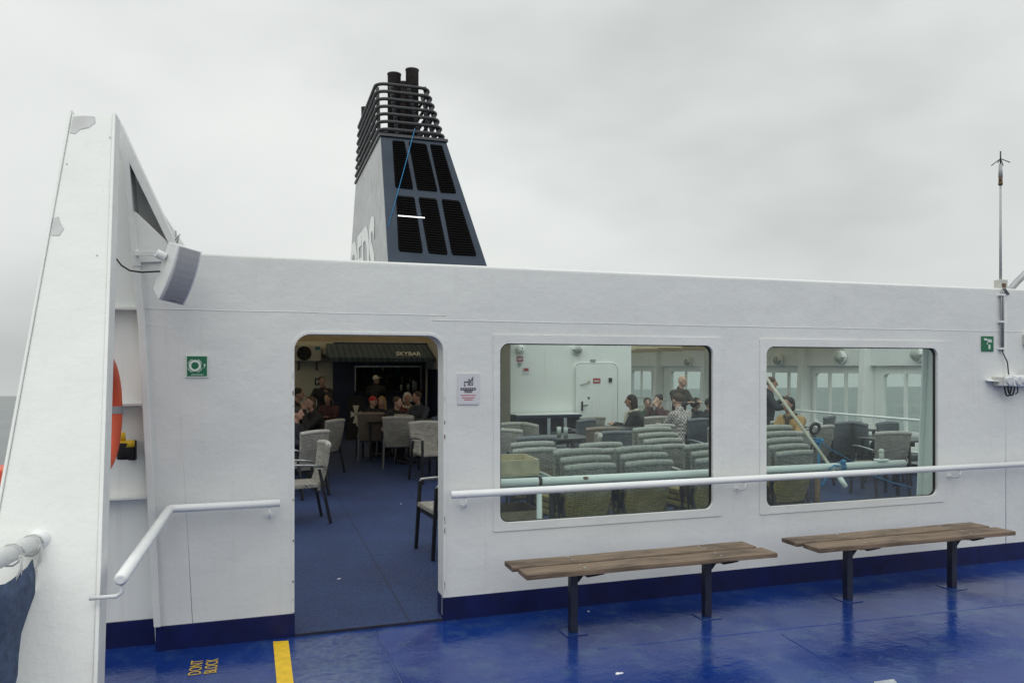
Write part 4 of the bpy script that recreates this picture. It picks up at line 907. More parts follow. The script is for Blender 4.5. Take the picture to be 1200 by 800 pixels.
# ------------------------------------------------------------------ the bar
bar = thing('bar_kiosk', 'dark navy bar kiosk front with serving hatch at the far end', 'bar', (0, 16.0, .016))
zt_ = 2.40; hz0, hz1 = 1.02, W(450, 431, 16).z; hx0 = W(417, 430, 16).x; hx1 = W(492.5, 430, 16).x
b = MB(); b.box((BX0, 0, 0), (hx0, .12, zt_)); b.box((hx1, 0, 0), (BX1-.01, .12, zt_)); b.box((hx0, 0, hz1), (hx1, .12, zt_)); b.box((hx0, 0, 0), (hx1, .12, hz0)); b.build('front_panel', 'navy_panel', bar)
b = MB(); b.box((BX0+.02, .85, 0), (BX1-.02, .9, zt_)); b.box((BX0+.02, .125, zt_-.05), (BX1-.02, .85, zt_-.01)); b.build('back_panel', 'bar_dark', bar)
b = MB(); b.box((hx0-.06, -.32, hz0), (hx1+.06, .3, hz0+.045)); b.build('counter', 'bar_dark', bar, .005)
b = MB(); b.box((hx0-.03, -.02, hz0+.05), (hx0, -.001, hz1)); b.box((hx1, -.02, hz0+.05), (hx1+.03, -.001, hz1)); b.box((hx0-.03, -.02, hz1), (hx1+.03, -.001, hz1+.045)); b.build('hatch_trim', 'chrome', bar)
b = MB(); q = W(505, 430, 15.5); b.tube([(BX1-.14, -.5, .0), (BX1-.14, -.5, 1.96)], .03, 10); b.build('post', 'ac_white', bar)
for zz in (1.25, 1.55):
    b = MB(); b.box((hx0+.1, .6, zz), (hx1-.1, .84, zz+.03)); sf = b.build('shelf', 'bar_dark', bar)
for k in range(14):
    x = hx0+.15+k*(hx1-hx0-.3)/13; zz = 1.28 if k % 2 else 1.58; hh = random.uniform(.17, .27)
    b = MB(); b.tube([(x, 16.72, zz+.018), (x, 16.72, zz+.018+hh*.6), (x, 16.72, zz+.018+hh*.75), (x, 16.72, zz+.018+hh)], [.035, .035, .014, .014], 10)
    lab = 'dark bottle on the %s shelf of the bar hatch' % ('lower' if k % 2 else 'upper')
    tag(b.build('bottle', random.choice(['glassware', 'bottle_green', 'crate_wood_dark', 'bar_dark'])), 'bottle standing among others on the dim bar shelves', 'bottle', 'bottles inside the bar')
for px, hh in ((478, .2), (484, .3), (487, .26), (470, .18)):
    q = W(px, 460, 15.9); b = MB(); b.tube([(q.x, 15.85, hz0+.062), (q.x, 15.85, hz0+.062+hh*.7), (q.x, 15.85, hz0+.062+hh)], [.035, .04, .03], 10); tag(b.build('counter_jar', 'glassware'), {478: 'pale low cup on the bar counter', 484: 'tallest pale jug on bar counter near its right end', 487: 'pale jar at the right end of bar counter', 470: 'smallest pale glass on bar counter'}[px], 'cup')
# awning
AX0, AX1 = W(386, 420, 14.9).x, CX0-.02
aw = thing('bar_awning', 'dark striped awning with SKYBAR lettering over the bar', 'awning', (0, 0, 0))
Ya, Yb = 14.9, 16.0; za = W(440, 419.5, Ya).z; zb_ = W(440, 406, Yb).z+.06
n = 36; b = MB(); b2 = MB()
for k in range(n):
    x0 = AX0+(AX1-AX0)*k/n; x1 = AX0+(AX1-AX0)*(k+1)/n; sh_ = .22*(1-k/n)
    tgt = b if k % 2 else b2
    tgt.hexa([(x0, Ya, za), (x1, Ya, za), (x1+.0, Yb-.0, zb_), (x0+.0, Yb, zb_)], [(x0, Ya, za+.012), (x1, Ya, za+.012), (x1, Yb, zb_+.012), (x0, Yb, zb_+.012)])
    tgt.hexa([(x0, Ya-.012, za-.10), (x1, Ya-.012, za-.10), (x1, Ya, za-.10), (x0, Ya, za-.10)], [(x0, Ya-.012, za+.012), (x1, Ya-.012, za+.012), (x1, Ya, za+.012), (x0, Ya, za+.012)])
b.build('cloth', 'awning_cloth', aw); b2.build('stripe', 'awning_stripe', aw)
b = MB(); b.add([(AX0, Ya, za), (AX0, Yb, zb_), (AX0, Yb, za), (AX0+.01, Ya, za), (AX0+.01, Yb, zb_), (AX0+.01, Yb, za)], [(0, 1, 2), (3, 5, 4), (0, 2, 5, 3), (0, 3, 4, 1), (1, 4, 5, 2)]); b.build('end_gusset', 'awning_cloth', aw)
sl = Vector((0, Yb-Ya, zb_-za)).normalized()
x0 = W(463, 412, 15.2).x; x1 = W(497, 412, 15.2).x
text('lettering', 'SKYBAR', 'funnel_letters', .44, (x0, Ya+.16, za+.02+.16*sl.z/sl.y), (1, 0, 0), sl, aw, shear=.35, ext=.003, sx=(x1-x0)/(.44*4.15), bold=.004)
# folding board with cross
q = AT(416, 18.2)
cbd = thing('emblem_board', 'black board with white splayed cross emblem before the bar', 'board', (q.x, q.y, .016), R(-4))
b = MB(); b.hexa([(-.22, -.18, 0), (.22, -.18, 0), (.22, -.14, 0), (-.22, -.14, 0)], [(-.13, .0, 1.02), (.22, .0, 1.02), (.22, .04, 1.02), (-.13, .04, 1.02)]); b.hexa([(-.22, .2, 0), (.22, .2, 0), (.22, .24, 0), (-.22, .24, 0)], [(-.13, .045, 1.02), (.22, .045, 1.02), (.22, .07, 1.02), (-.13, .07, 1.02)]); b.build('panel', 'black_matte', cbd)
b = MB()
cz = .60
for an_ in range(4):
    ca, sa = math.cos(an_*PI/2), math.sin(an_*PI/2); vs = []
    for (u, v) in ((-.022, .02), (.022, .02), (.075, .20), (-.075, .20)):
        x = u*ca-v*sa*.62; z = (u*sa+v*ca)*1.05 if an_ % 2 == 0 else u*sa+v*ca
        zz_ = cz+z; vs.append((x+.02, -.185+zz_*.1765-.004, zz_))
    b.add(vs+[(p[0], p[1]+.003, p[2]) for p in vs], [(0, 1, 2, 3), (4, 7, 6, 5), (0, 4, 5, 1), (1, 5, 6, 2), (2, 6, 7, 3), (3, 7, 4, 0)])
b.build('cross_emblem', 'ac_white', cbd)

# ------------------------------------------------------------------ wicker chairs
def make_chair(wm):
    t_ = thing('wicker_chair', 'wicker chair', 'chair')
    b = MB(); n = 6; vs = []
    def slab(fn_, nu, nv, th_fn):           # curved slab from a surface function and its normal offset
        b = MB(); vs = []
        for side in (0, 1):
            for i in range(nu+1):
                for j in range(nv+1): vs.append(fn_(i/nu, j/nv, side))
        fs = []; o_ = (nu+1)*(nv+1); id_ = lambda i, j, s: s*o_+i*(nv+1)+j
        for i in range(nu):
            for j in range(nv):
                fs.append((id_(i, j, 0), id_(i, j+1, 0), id_(i+1, j+1, 0), id_(i+1, j, 0))); fs.append((id_(i, j, 1), id_(i+1, j, 1), id_(i+1, j+1, 1), id_(i, j+1, 1)))
        for i in range(nu): fs += [(id_(i, 0, 0), id_(i+1, 0, 0), id_(i+1, 0, 1), id_(i, 0, 1)), (id_(i, nv, 0), id_(i, nv, 1), id_(i+1, nv, 1), id_(i+1, nv, 0))]
        for j in range(nv): fs += [(id_(0, j, 0), id_(0, j, 1), id_(0, j+1, 1), id_(0, j+1, 0)), (id_(nu, j, 0), id_(nu, j+1, 0), id_(nu, j+1, 1), id_(nu, j, 1))]
        b.add(vs, fs, False); return b
    def back(u, v, s):
        z = .36+.51*v; w = .205+.045*v; x = (u*2-1)*w; curve = .035*(1-(u*2-1)**2); y = .20+.10*v+.02*math.sin(PI*v)+curve-.02
        z += .015*((u*2-1)**2)*v*(-1)+.0
        return (x, y+(.046 if s else 0), z)
    b = slab(back, 8, 8, None); b.m = 1; b.tube([Vector(back(q/10, 1, 0))+Vector((0, .023, -.004)) for q in range(11)], .031, 10); b.build('backrest', [wm, wm.replace('wicker', 'roll')], t_, .012)
    def seat(u, v, s):
        x = (u*2-1)*(.245-.03*v); y = -.24+.46*v; return (x, y, .445-.018*math.sin(PI*u)*math.sin(PI*v) if s == 0 else .398)
    b = slab(seat, 6, 6, None); b.build('seat', wm, t_, .010)
    for sx_ in (-1, 1):
        b = MB(); b.sqbar((sx_*.255, -.25, 0), (sx_*.245, -.21, .64), .030); b.build('leg', 'black_metal', t_)
        b = MB(); b.sqbar((sx_*.235, .33, 0), (sx_*.215, .21, .60), .030); b.build('leg', 'black_metal', t_)
        b = MB(); b.tube([(sx_*.245, -.215, .63), (sx_*.25, -.20, .655), (sx_*.255, -.05, .66), (sx_*.25, .12, .65), (sx_*.225, .25, .63)], .014, 8); b.build('armrest', 'chrome', t_)
    b = MB(); b.box((-.235, -.225, .355), (.235, -.2, .384)); b.build('seat_frame', 'black_metal', t_); b = MB(); b.box((-.21, .19, .34), (.21, .21, .36)); b.build('rear_stretcher', 'black_metal', t_)
    return t_
PROTO = {}
def chair(kind, p, rz, label, group, z=.017, tilt=0, sc=1.0):
    wm = 'wicker_'+kind
    if wm not in PROTO: PROTO[wm] = make_chair(wm); o = PROTO[wm]
    else: o = copy_tree(PROTO[wm])
    o.location = (p.x, p.y, z); o.rotation_euler = (tilt, 0, rz); o.scale = (sc,)*3; o['label'] = label; o['group'] = group
    return o
BK = PI                                       # seat facing away: its back to the camera
G1 = 'wicker chairs at the deck tables'
def ch(kind, px, dist, rz, label): return chair(kind, AT(px, dist), rz, label, G1)
# through the doorway (front legs toward local -Y)
ch('grey', 347, 8.45, R(-82), 'grey wicker chair seen sideways nearest the doorway left jamb')
ch('grey', 350, 10.2, R(-140), 'grey wicker chair with wide back behind the sideways doorway chair')
ch('grey', 374, 12.3, R(-130), 'slim grey wicker chair by the dark jacketed woman at left')
ch('brown', 434, 14.3, BK-.1, 'dim brown wicker chair back below the red cap')
ch('grey', 465, 13.2, BK-.15, 'grey wicker chair back before the man at doorway centre')
ch('grey', 489, 13.6, R(120), 'grey wicker chair turned sideways behind the pale doorway chair')
ch('grey', 506, 11.5, R(12), 'pale grey wicker chair facing the doorway at its right jamb')
ch('grey', 527, 7.1, R(-84), 'wicker armchair half hidden by the right doorway jamb')
# through the left window
ch('dark', 622, 9.5, BK-.1, 'dark grey wicker chair back above the wooden crates')
ch('grey', 604, 10.6, BK-.75, 'grey wicker chair turned left behind the dark chair above crates')
ch('grey', 594, 11.8, BK, 'grey wicker chair cut by the left edge of left window')
ch('grey', 641, 11.5, R(100), 'narrow sideways wicker chair before the navy shelf')
ch('dark', 669, 12.4, R(-150), 'small dark wicker chair before the deckhouse door left side')
ch('grey', 684, 13.2, BK+.1, 'grey wicker chair right under the black door handle')
ch('brown', 695, 10.9, BK, 'brownish wicker chair with broad back below the deckhouse door')
ch('grey', 672, 9.6, R(-110), 'pale wicker chair seen sideways right of the grey table')
ch('dark', 721, 10.3, BK-.25, 'dark blue grey wicker chair under the black table')
ch('grey', 760, 13.2, BK, 'farthest of three grey wicker chairs in line right of deckhouse corner')
ch('grey', 761, 11.4, BK, 'middle of three grey wicker chairs in line right of deckhouse corner')
ch('grey', 759, 9.9, BK+.08, 'nearest of three grey wicker chairs in line right of deckhouse corner')
ch('dark', 806, 12.7, BK+.12, 'blue grey wicker chair under the man in checked shirt')
ch('grey', 833, 11.0, BK, 'grey wicker chair at right edge of the left window')
# through the right window
ch('dark', 978, 12.0, BK-.05, 'dark grey wicker chair back below the middle starboard windows')
ch('grey', 1030, 10.2, BK-.2, 'grey wicker chair behind the rail below the rightmost starboard windows')
ch('grey', 921, 10.2, BK-.4, 'grey wicker chair just behind the stack in the right window')
ch('grey', 943, 11.2, BK+.35, 'grey wicker chair beside the seated person in tan jacket')
ch('grey', 904, 12.2, BK, 'grey wicker chair cut by left edge of the right window')
ch('dark', 951, 13.2, R(-150), 'small dark wicker chair beyond the tan jacketed person')
ch('dark', 1062, 11.3, R(10), 'dark wicker chair at the table against the starboard wall')
ch('dark', 1029, 11.6, R(75), 'dark narrow sideways chair against the starboard wall')

# stacked chairs right behind the glass
G2 = 'stacked wicker chairs behind the windows'
ORD = {3: ('bottom', 'middle', 'top'), 2: ('lower', 'upper'), 4: ('bottom', 'second', 'third', 'top'), 5: ('bottom', 'second lowest', 'middle', 'second highest', 'top')}
def stack(px, Y, n, where, kind='olive', rz=BK+.10, dy=.10, dz=.055):
    p = W(px, 560, Y)
    f = Vector((math.sin(rz), -math.cos(rz), 0))
    for k in range(n):
        q = Vector((p.x, Y, 0))+f*(dy*k)+Vector((random.uniform(-.008, .008), 0, 0))
        chair(kind, q, rz+random.uniform(-.02, .02), '%s wicker chair in the stack %s' % (ORD[n][k], where), G2, z=.017+dz*k)
stack(672, 1.25, 3, 'right of the wooden crates')
stack(739, 1.30, 3, 'in the centre front of left window')
stack(818, 1.30, 3, 'at the right front of left window')
stack(613, 2.6, 2, 'partly hidden behind the wooden crates')
stack(693, 2.3, 2, 'second row behind the crates side stack')
stack(763, 2.5, 4, 'second row behind the centre front stack')
stack(838, 2.4, 2, 'second row behind the right front stack')
stack(905, 1.55, 5, 'at the left edge of right window', dz=.058, dy=.075)

# ------------------------------------------------------------------ tables
def make_table():
    t_ = thing('deck_table', 'table', 'table')
    b = MB(); b.box((-.36, -.36, .705), (.36, .36, .73)); b.build('tabletop', 'table_top', t_, .006)
    for x in (-.3, .3):
        for y in (-.3, .3): b = MB(); b.sqbar((x, y, 0), (x, y, .704), .035); b.build('leg', 'black_metal', t_)
    b = MB(); b.box((-.3, -.012, .64), (.3, .012, .70)); b.box((-.012, -.3, .641), (.012, -.013, .699)); b.box((-.012, .013, .641), (.012, .3, .699)); b.build('under_frame', 'black_metal', t_)
    return t_
TP = make_table(); first = True
for px, dist, rz, lab in ((660, 10.9, .1, 'grey topped table before the navy shelf in left window'), (727, 12.6, 0, 'black table between deckhouse door and grey chairs'), (1050, 10.6, .05, 'dark table at the starboard wall below rightmost windows'),
                          (990, 12.3, .1, 'dark table beside the dark chair at middle starboard windows'), (346, 11.6, .3, 'table of the dark jacketed woman at doorway left'), (448, 14.3, .1, 'table shared by the group at doorway centre'),
                          (517, 12.6, .1, 'table hidden at the right doorway jamb with green bottle'), (480, 14.6, .1, 'table before the white haired person at the bar'), (780, 13.7, .1, 'table of the group behind the man in checked shirt'), (908, 12.9, .1, 'table before the tan jacketed person in right window')):
    o = TP if first else copy_tree(TP); first = False
    q = AT(px, dist); o.location = (q.x, q.y, .017); o.rotation_euler = (0, 0, rz); tag(o, lab, 'table', 'black deck tables')
def glass(px, dist, lab, mat='glassware', hh=.14, r_=.035):
    q = AT(px, dist); b = MB(); b.tube([(q.x, q.y, .748), (q.x, q.y, .748+hh)], [r_*.8, r_], 12); tag(b.build('drinking_glass', mat), lab, 'glass')
glass(655, 10.85, 'clear tumbler on the grey topped table'); glass(663, 10.75, 'second tumbler beside the first on grey topped table')
q = AT(514, 12.45); b = MB(); b.tube([(q.x, q.y, .748), (q.x, q.y, .88), (q.x, q.y, .93), (q.x, q.y, 1.0)], [.035, .035, .014, .014], 12); tag(b.build('green_bottle', 'bottle_green'), 'green bottle on the table at the right doorway jamb', 'bottle')
glass(505, 12.5, 'pale cup beside the green bottle', 'ac_white', .1, .04); glass(470, 14.3, 'glass on the table near the doorway centre'); glass(784, 13.5, 'glass on the table of the window group')
glass(912, 12.8, 'cup on the table before tan jacketed person', 'ac_white', .1, .04)

# ------------------------------------------------------------------ rack, crates, inner rail, pole, ropes
rk = Vector((W(598, 560, .85).x, .95, 0))
rack = thing('steel_rack', 'black steel rack holding crates behind the left window', 'rack', (rk.x, rk.y, .017))
b = MB()
for x in (-.34, .30):
    for y in (-.26, .26): b.sqbar((x, y, 0), (x, y, .70), .03)
b.build('uprights', 'black_metal', rack)
for zz in (.38, .70): b = MB(); b.box((-.37, -.3, zz), (.33, .3, zz+.02)); b.build('shelf', 'black_metal', rack)
def crate(name, label, x, y, z, w, d_, h_, mat, rz=0):
    t_ = thing(name, label, 'crate', (x, y, z), rz)
    b = MB(); b.box((-w/2, -d_/2, 0), (w/2, d_/2, .012)); b.build('base', mat, t_)
    for s_ in (-1, 1):
        b = MB(); yy = sorted((s_*d_/2, s_*(d_/2-.014))); b.box((-w/2, yy[0], .013), (w/2, yy[1], h_)); b.build('side_board', mat, t_, .002)
        b = MB(); xx = sorted((s_*w/2, s_*(w/2-.014)))
        b.box((xx[0], -d_/2+.015, .013), (xx[1], d_/2-.015, h_*.5)); b.box((xx[0], -d_/2+.015, h_*.5), (xx[1], -.06, h_)); b.box((xx[0], .06, h_*.5), (xx[1], d_/2-.015, h_)); b.box((xx[0], -.06, h_*.78), (xx[1], .06, h_)); b.build('end_board', mat, t_)
crate('storage_box', 'grey green plastic box under the pale crate on the rack', rk.x-.03, rk.y-.02, .738, .60, .44, .12, 'plastic_grey', .05)
crate('wooden_crate', 'pale open wooden crate topmost on the rack by left window', rk.x-.09, rk.y-.02, .86, .60, .44, .13, 'crate_wood', -.05)
crate('wooden_crate', 'darker open wooden crate on the lower shelf of the rack', rk.x-.06, rk.y-.06, .42, .56, .42, .16, 'crate_wood_dark', .04)

ir = thing('inner_rail', 'pale rail pipe running behind both windows with rust spot', 'railing', (0, 0, 0))
zi = .855; Yi = .42
b = MB(); b.tube([(.95+.3, Yi, zi), (5.62, Yi, zi)], .033, 14); b.build('pipe', 'pipe_white', ir)
q = W(686, 562, Yi-.02); b = MB(); b.ball((q.x, Yi-.026, zi+.012), (.028, .012, .014), 10, 6); b.build('rust_spot', 'rust', ir)
for px, mt in ((632, 'pipe_white'), (958, 'rust')):
    x = W(px, 570, Yi).x; b = MB(); b.tube([(x, Yi, .017), (x, Yi, zi-.02)], .022, 10); b.build('post', mt, ir)
x = W(632, 563, Yi).x; b = MB(); b.tube([(x-.012, Yi, zi), (x+.012, Yi, zi)], .039, 14); b.build('clamp', 'rubber', ir)
q = W(1033, 546, Yi); ft = thing('rail_fitting', 'small white clamp fitting on the inner rail in right window', 'fitting', (q.x, Yi, zi+.033))
b = MB(); b.box((-.055, -.04, 0), (.055, .04, .016)); b.build('base_plate', 'pipe_white', ft, .004)
b = MB(); b.tube([(0, 0, .016), (0, 0, .075)], [.024, .02], 12); b.ball((0, 0, .085), .026, 12, 8); b.build('knob', 'ac_white', ft)
pole = MB(); e0 = W(991, 571, .30); e1 = W(880, 418, 1.15); pole.tube([e0, e0.lerp(e1, .5), e1], .0145, 12); tag(pole.build('wooden_pole', 'wood_pole'), 'pale wooden pole leaning diagonally across the right window', 'pole')
pc_ = MB(); e2 = e0.lerp(e1, .0); pc_.tube([W(984, 559, .26), W(991, 570, .23)], .022, 12); tag(pc_.build('pipe_stub', 'pipe_white'), 'short white pipe stub below the blue lashing', 'pipe')
ropes = thing('blue_lashing', 'bright blue rope lashing the pole to the inner rail', 'rope', (0, 0, 0))
b = MB(); q = W(985.5, 551, Yi)
for k in range(4): b.torus((q.x+(k-1.5)*.013, Yi, zi), (1, .15*(k % 2), .1), .038, .0055, 18, 6)
b.ball((q.x-.0, Yi-.03, zi+.045), (.03, .02, .022), 10, 6); b.tube([W(972, 549, .36), W(978, 545, .36), W(985, 546, .38)], .008, 6); b.build('coil', 'rope_blue', ropes)
b = MB(); kn = W(960, 517, .60)
for k in range(5): b.torus(kn+Vector((random.uniform(-.03, .03), 0, random.uniform(-.02, .02))), (random.uniform(-1, 1), random.uniform(-.5, .5), 1), .030, .006, 16, 6)
b.build('knot', 'rope_blue', ropes)
b = MB(); b.tube([kn, W(959, 545, .62), W(960, 562, .62), W(963, 569, .6), W(967, 563, .6), W(969, 555, .6)], .010, 7); b.tube([kn, W(975, 527, .7), W(1000, 541, .8)], .005, 6); b.tube([W(1024, 557, .5), W(1045, 565, .55), W(1072, 572, .6)], .006, 6); b.build('line', 'rope_blue', ropes)
lsp = W(955, 502, .9); rl = MB(); rl.torus(lsp, (0, 1, .2), .05, .016, 20, 8); rl.tube([lsp-Vector((0, 0, .05)), lsp-Vector((0, 0, .20))], .012, 8); rl.tube([lsp-Vector((0, 0, .20)), Vector((lsp.x, lsp.y, .02))], .016, 8); tag(rl.build('stand_hook', 'black_metal'), 'thin dark stand with loop beside the blue knot', 'stand')

# ------------------------------------------------------------------ people
def remesh(mb, name, mat, parent, vox=.016, sm=6):
    me = bpy.data.meshes.new(name); me.from_pydata([tuple(p) for p in mb.v], [], mb.f); me.update()
    o = bpy.data.objects.new('tmp', me); COL.objects.link(o)
    r_ = o.modifiers.new('r', 'REMESH'); r_.mode = 'VOXEL'; r_.voxel_size = vox
    s_ = o.modifiers.new('s', 'SMOOTH'); s_.iterations = sm; s_.factor = .5
    dg = bpy.context.evaluated_depsgraph_get(); m2 = bpy.data.meshes.new_from_object(o.evaluated_get(dg), depsgraph=dg)
    bpy.data.objects.remove(o); bpy.data.meshes.remove(me)
    m2.name = name; m2.materials.clear(); m2.materials.append(M[mat])
    for p in m2.polygons: p.use_smooth = True
    return link(name, m2, parent)
def person(p, rz, label, pose='sit', coat='coat_black', legs='trousers_dark', hair='hair_dark', skin='skin', sc=1.0, hs='short', arms='table', lean=.06, turn=0, look=0, z=.017, collar=None):
    t_ = thing('person', label, 'person', (p.x, p.y, z), rz, None); t_.scale = (sc,)*3
    if pose == 'sit':
        hip = Vector((0, .02, .50)); kn = [Vector((s*.11, -.42, .50)) for s in (-1, 1)]; ft = [Vector((s*.12, -.38, .07)) for s in (-1, 1)]
    else:
        hip = Vector((0, 0, .93)); kn = [Vector((-.09, -.03, .50)), Vector((.10, -.05, .50))]; ft = [Vector((-.10, .03, .07)), Vector((.11, .0, .07))]
    hj = [hip+Vector((s*.09, 0, -.01)) for s in (-1, 1)]
    ch_ = hip+Vector((0, -lean*.6, .34)); nk = hip+Vector((0, -lean, .56)); hd = nk+Vector((0, -.03-lean*.4, .155))
    shd = [ch_+Vector((s*.185, 0, .13)) for s in (-1, 1)]
    if arms == 'table': el = [shd[i]+Vector((s*.05, -.16, -.24)) for i, s in enumerate((-1, 1))]; ha = [el[i]+Vector((-s*.09, -.22, .06)) for i, s in enumerate((-1, 1))]
    elif arms == 'face': el = [shd[i]+Vector((s*.03, -.24, -.20)) for i, s in enumerate((-1, 1))]; ha = [Vector((s*.05, hd.y-.13, hd.z-.10)) for s in (-1, 1)]
    elif arms == 'up': el = [shd[0]+Vector((-.08, -.14, -.20)), shd[1]+Vector((.08, -.18, -.18))]; ha = [el[0]+Vector((.05, -.20, .03)), el[1]+Vector((-.04, -.16, .16))]
    else: el = [shd[i]+Vector((s*.06, .02, -.28)) for i, s in enumerate((-1, 1))]; ha = [el[i]+Vector((s*.0, -.08, -.24)) for i, s in enumerate((-1, 1))]
    Mh = Matrix.Translation(hd) @ Matrix.Rotation(look, 4, 'Z')
    b = MB()
    # torso, neck, head
    b.capsule(hip+Vector((-.06, 0, .02)), hip+Vector((.06, 0, .02)), .115, .115); b.capsule(hip, ch_, .125, .135); b.capsule(ch_+Vector((-.09, 0, .05)), ch_+Vector((.09, 0, .05)), .105, .105)
    b.capsule(shd[0], shd[1], .062, .062); b.capsule(nk-Vector((0, 0, .06)), hd-Vector((0, -.015, .05)), .058, .054)
    b.ball(hd+Vector((0, .008, .025)), (.076, .094, .098), 16, 12); b.capsule(Mh @ Vector((0, -.035, -.055)), Mh @ Vector((0, -.02, -.02)), .052, .066)
    b.capsule(Mh @ Vector((0, -.092, .018)), Mh @ Vector((0, -.108, -.022)), .011, .017)
    for s in (-1, 1): b.ball(Mh @ Vector((s*.078, .01, -.005)), (.012, .022, .032), 8, 6)
    for i, s in enumerate((-1, 1)):
        b.capsule(hj[i], kn[i], .088, .06); b.capsule(kn[i], ft[i], .057, .036); b.capsule(ft[i]+Vector((0, .03, -.03)), ft[i]+Vector((s*.01, -.15, -.04)), .036, .030)
        b.capsule(shd[i], el[i], .054, .043); b.capsule(el[i], ha[i], .042, .029)
        dr_ = (ha[i]-el[i]).normalized(); sd_ = dr_.cross(UP).normalized(); dn = sd_.cross(dr_)
        pm = ha[i]+dr_*.06; b.capsule(ha[i]+sd_*.018+dr_*.01, pm+sd_*.022, .02, .018); b.capsule(ha[i]-sd_*.018+dr_*.01, pm-sd_*.022, .02, .018)
        for f_, ln_ in ((-.033, .058), (-.011, .072), (.011, .076), (.033, .068)):
            a = pm+sd_*f_; b1 = a+dr_*ln_*.55-dn*.008; b2 = a+dr_*ln_-dn*.03; b.capsule(a, b1, .0095, .009, 8); b.capsule(b1, b2, .009, .008, 8)
        th_ = ha[i]+dr_*.02-sd_*s*(-.03); b.capsule(th_, th_+dr_*.035-sd_*s*(-.035), .011, .009, 8)
    bo = remesh(b, 'body', skin, t_, .0125, 3)
    # eyes and mouth
    b = MB()
    for s in (-1, 1): b.ball(Mh @ Vector((s*.030, -.083, .012)), (.012, .008, .007), 8, 6)
    b.build('eye', 'eye', bo)
    # coat
    b = MB(); b.capsule(hip+Vector((-.07, 0, -.0)), hip+Vector((.07, 0, -.0)), .135, .135); b.capsule(hip, ch_, .15, .158); b.capsule(ch_+Vector((-.10, 0, .05)), ch_+Vector((.10, 0, .05)), .125, .125)
    b.capsule(shd[0], shd[1], .082, .082); b.capsule(nk-Vector((0, 0, .07)), nk+Vector((0, .01, -.0)), .10, .075)
    for i in (0, 1): b.capsule(shd[i], el[i], .076, .062); b.capsule(el[i], el[i].lerp(ha[i], .92), .062, .045)
    remesh(b, 'jacket' if coat.startswith('coat') else 'shirt', coat, t_, .018, 5)
    b = MB()
    for i, s in enumerate((-1, 1)): b.capsule(hj[i], kn[i], .102, .076); b.capsule(kn[i], kn[i].lerp(ft[i], .9), .074, .055)
    b.capsule(hj[0], hj[1], .115, .115); remesh(b, 'trousers', legs, t_, .018, 5)
    for i, s in enumerate((-1, 1)):
        b = MB(); b.capsule(ft[i]+Vector((0, .03, -.028)), ft[i]+Vector((s*.012, -.16, -.036)), .044, .036); b.box(ft[i]+Vector((-.04, -.16, -.072)), ft[i]+Vector((.04, .06, -.05))); remesh(b, 'shoe', 'shoe', t_, .012, 3)
    # hair: skull cap shell, longer styles hang
    if hair:
        b = MB(); b.ball(Mh @ Vector((0, .022, .045)), (.086, .098, .088), 16, 10)
        if hs == 'long': b.capsule(Mh @ Vector((-.055, .04, .02)), Mh @ Vector((-.07, .05, -.16)), .045, .035); b.capsule(Mh @ Vector((.055, .04, .02)), Mh @ Vector((.07, .05, -.16)), .045, .035); b.capsule(Mh @ Vector((0, .07, .02)), Mh @ Vector((0, .09, -.17)), .06, .05)
        if hs == 'bob': b.capsule(Mh @ Vector((-.06, .03, .03)), Mh @ Vector((-.068, .03, -.06)), .04, .036); b.capsule(Mh @ Vector((.06, .03, .03)), Mh @ Vector((.068, .03, -.06)), .04, .036); b.capsule(Mh @ Vector((0, .07, .02)), Mh @ Vector((0, .075, -.07)), .055, .05)
        if hs == 'cap': b.box((-.06, -.165, .055), (.06, -.05, .067), Mh)
        if hs == 'bun': b.ball(Mh @ Vector((0, .10, .10)), .045, 10, 8)
        remesh(b, 'cap' if hs == 'cap' else 'hair', hair, t_, .011, 3)
    if collar:
        b = MB(); b.torus(nk+Vector((0, 0, -.02)), (0, -.3, 1), .085, .032, 18, 8); b.capsule(nk+Vector((.03, -.12, -.05)), nk+Vector((.05, -.16, -.30)), .035, .03); remesh(b, 'scarf', collar, t_, .012, 3)
    return t_
def pers(px, top_y, dist, rz, label, pose='sit', **kw):
    base = 1.31 if pose == 'sit' else 1.745
    zt2 = 1.74-(top_y-430)*dist/890
    kw.setdefault('sc', max(.86, min(1.08, (zt2-.017)/base)))
    return person(AT(px, dist), rz, label, pose, **kw)
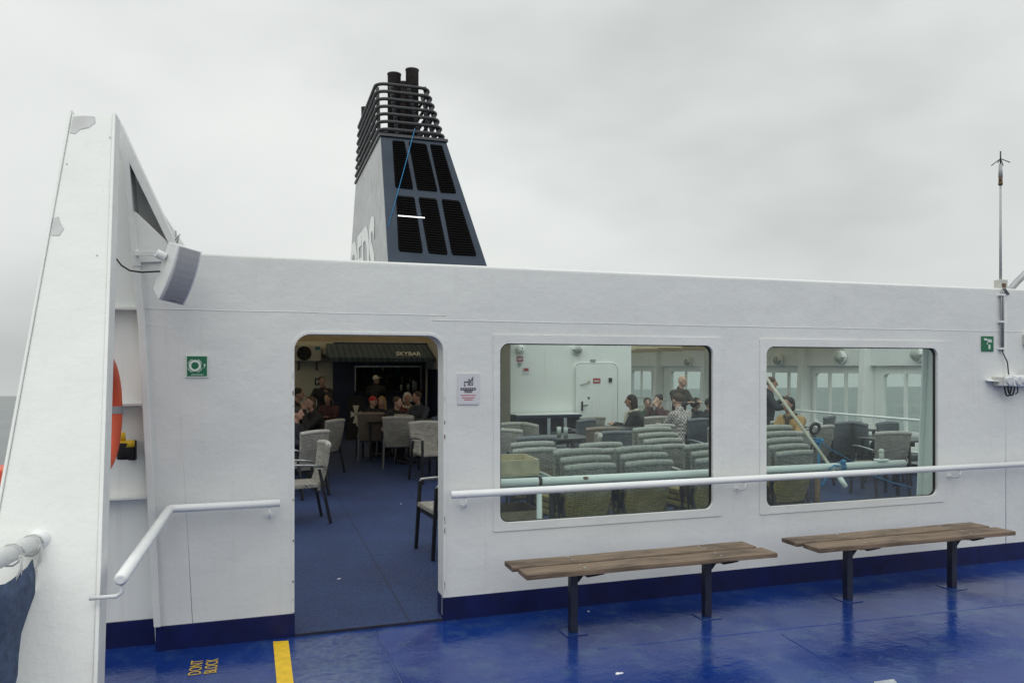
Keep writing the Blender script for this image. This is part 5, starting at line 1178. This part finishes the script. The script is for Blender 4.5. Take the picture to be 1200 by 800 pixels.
# doorway
pers(369, 466, 12.6, R(-70), 'person in dark jacket with brown bob leaning on table at doorway left', coat='coat_black', hair='hair_brown', hs='bob', arms='face', look=.5)
pers(343, 480, 11.0, R(60), 'person in dark clothes half hidden by the left doorway jamb', coat='coat_navy', arms='table')
pers(344, 458, 14.0, R(80), 'person in dark coat cut off at left jamb before cream wall', coat='coat_black', sc=1.0)
pers(379, 445, 16.5, R(-25), 'dark figure standing under the small restroom sign', pose='stand', coat='coat_black', arms='up', look=.6)
pers(386, 462, 16.0, R(-30), 'person in maroon jacket sitting beneath the standing dark figure', coat='coat_maroon', hair='hair_dark', hs='long')
pers(440, 442, 18.4, R(160), 'person in pale cap standing at the bar counter', pose='stand', coat='coat_black', hair='cap_white', hs='cap', arms='table', look=-.7)
pers(434, 467, 14.9, R(40), 'person in bright red cap seated at doorway centre', coat='coat_navy', hair='cap_red', hs='cap', skin='skin_pale')
pers(448, 469, 14.9, R(-20), 'blonde person with long hair seated at doorway centre', coat='coat_navy', hair='hair_blonde', hs='long', look=-.3)
pers(463, 466, 13.9, R(25), 'person with bare pale forehead in black jacket seated at doorway centre', coat='coat_black', hair='hair_brown', skin='skin_pale', look=.35)
pers(477, 461, 15.2, R(-5), 'white haired person in red jacket with pale scarf', coat='coat_red', hair='hair_white', hs='bob', collar='scarf')
pers(492, 460, 14.6, R(-55), 'short haired person in dark grey jacket facing left near the bar post', coat='coat_blue_grey', hair='hair_brown', look=-.3)
pers(509, 470, 12.2, R(50), 'person in blue grey jacket bent over the table at right jamb', coat='coat_blue_grey', hair='hair_brown', hs='bob', arms='face', lean=.18)
# left window
pers(795, 441, 14.0, R(15), 'balding person standing in dark brown jacket behind the seated group', pose='stand', coat='coat_brown', hair=None, skin='skin_pale', arms='table', look=.2)
pers(798, 463, 12.55, R(195), 'person in pale checked shirt seated with back to the windows', coat='shirt_check', legs='jeans', hair='hair_brown', skin='skin_pale')
pers(774, 464, 13.6, R(-60), 'dark haired person resting face on hands beside the standing one', coat='coat_maroon', hair='hair_dark', hs='bun', arms='face', skin='skin_pale')
pers(745, 464, 13.0, R(-120), 'dark haired person with scarf just right of the deckhouse corner', coat='coat_black', hair='hair_dark', hs='long', collar='scarf')
pers(758, 474, 14.3, R(-20), 'person in dark green jacket low between two seated neighbours', coat='coat_green', hair='hair_dark')
pers(813, 467, 14.3, R(10), 'person in navy jacket behind the checked shirt shoulder', coat='coat_navy', hair='hair_dark')
pers(827, 468, 12.8, R(70), 'person in black jacket looking down at right edge of left window', coat='coat_black', hair='hair_dark', look=-.3)
# right window
pers(928, 467, 11.5, R(-75), 'person in tan jacket and jeans seated behind the leaning pole', collar='coat_brown', coat='coat_tan', legs='jeans', hair='hair_dark', hs='bob')
pers(897, 443, 12.6, R(60), 'person in dark coat standing at the left edge of right window', pose='stand', coat='coat_navy', hair='hair_brown', arms='up')
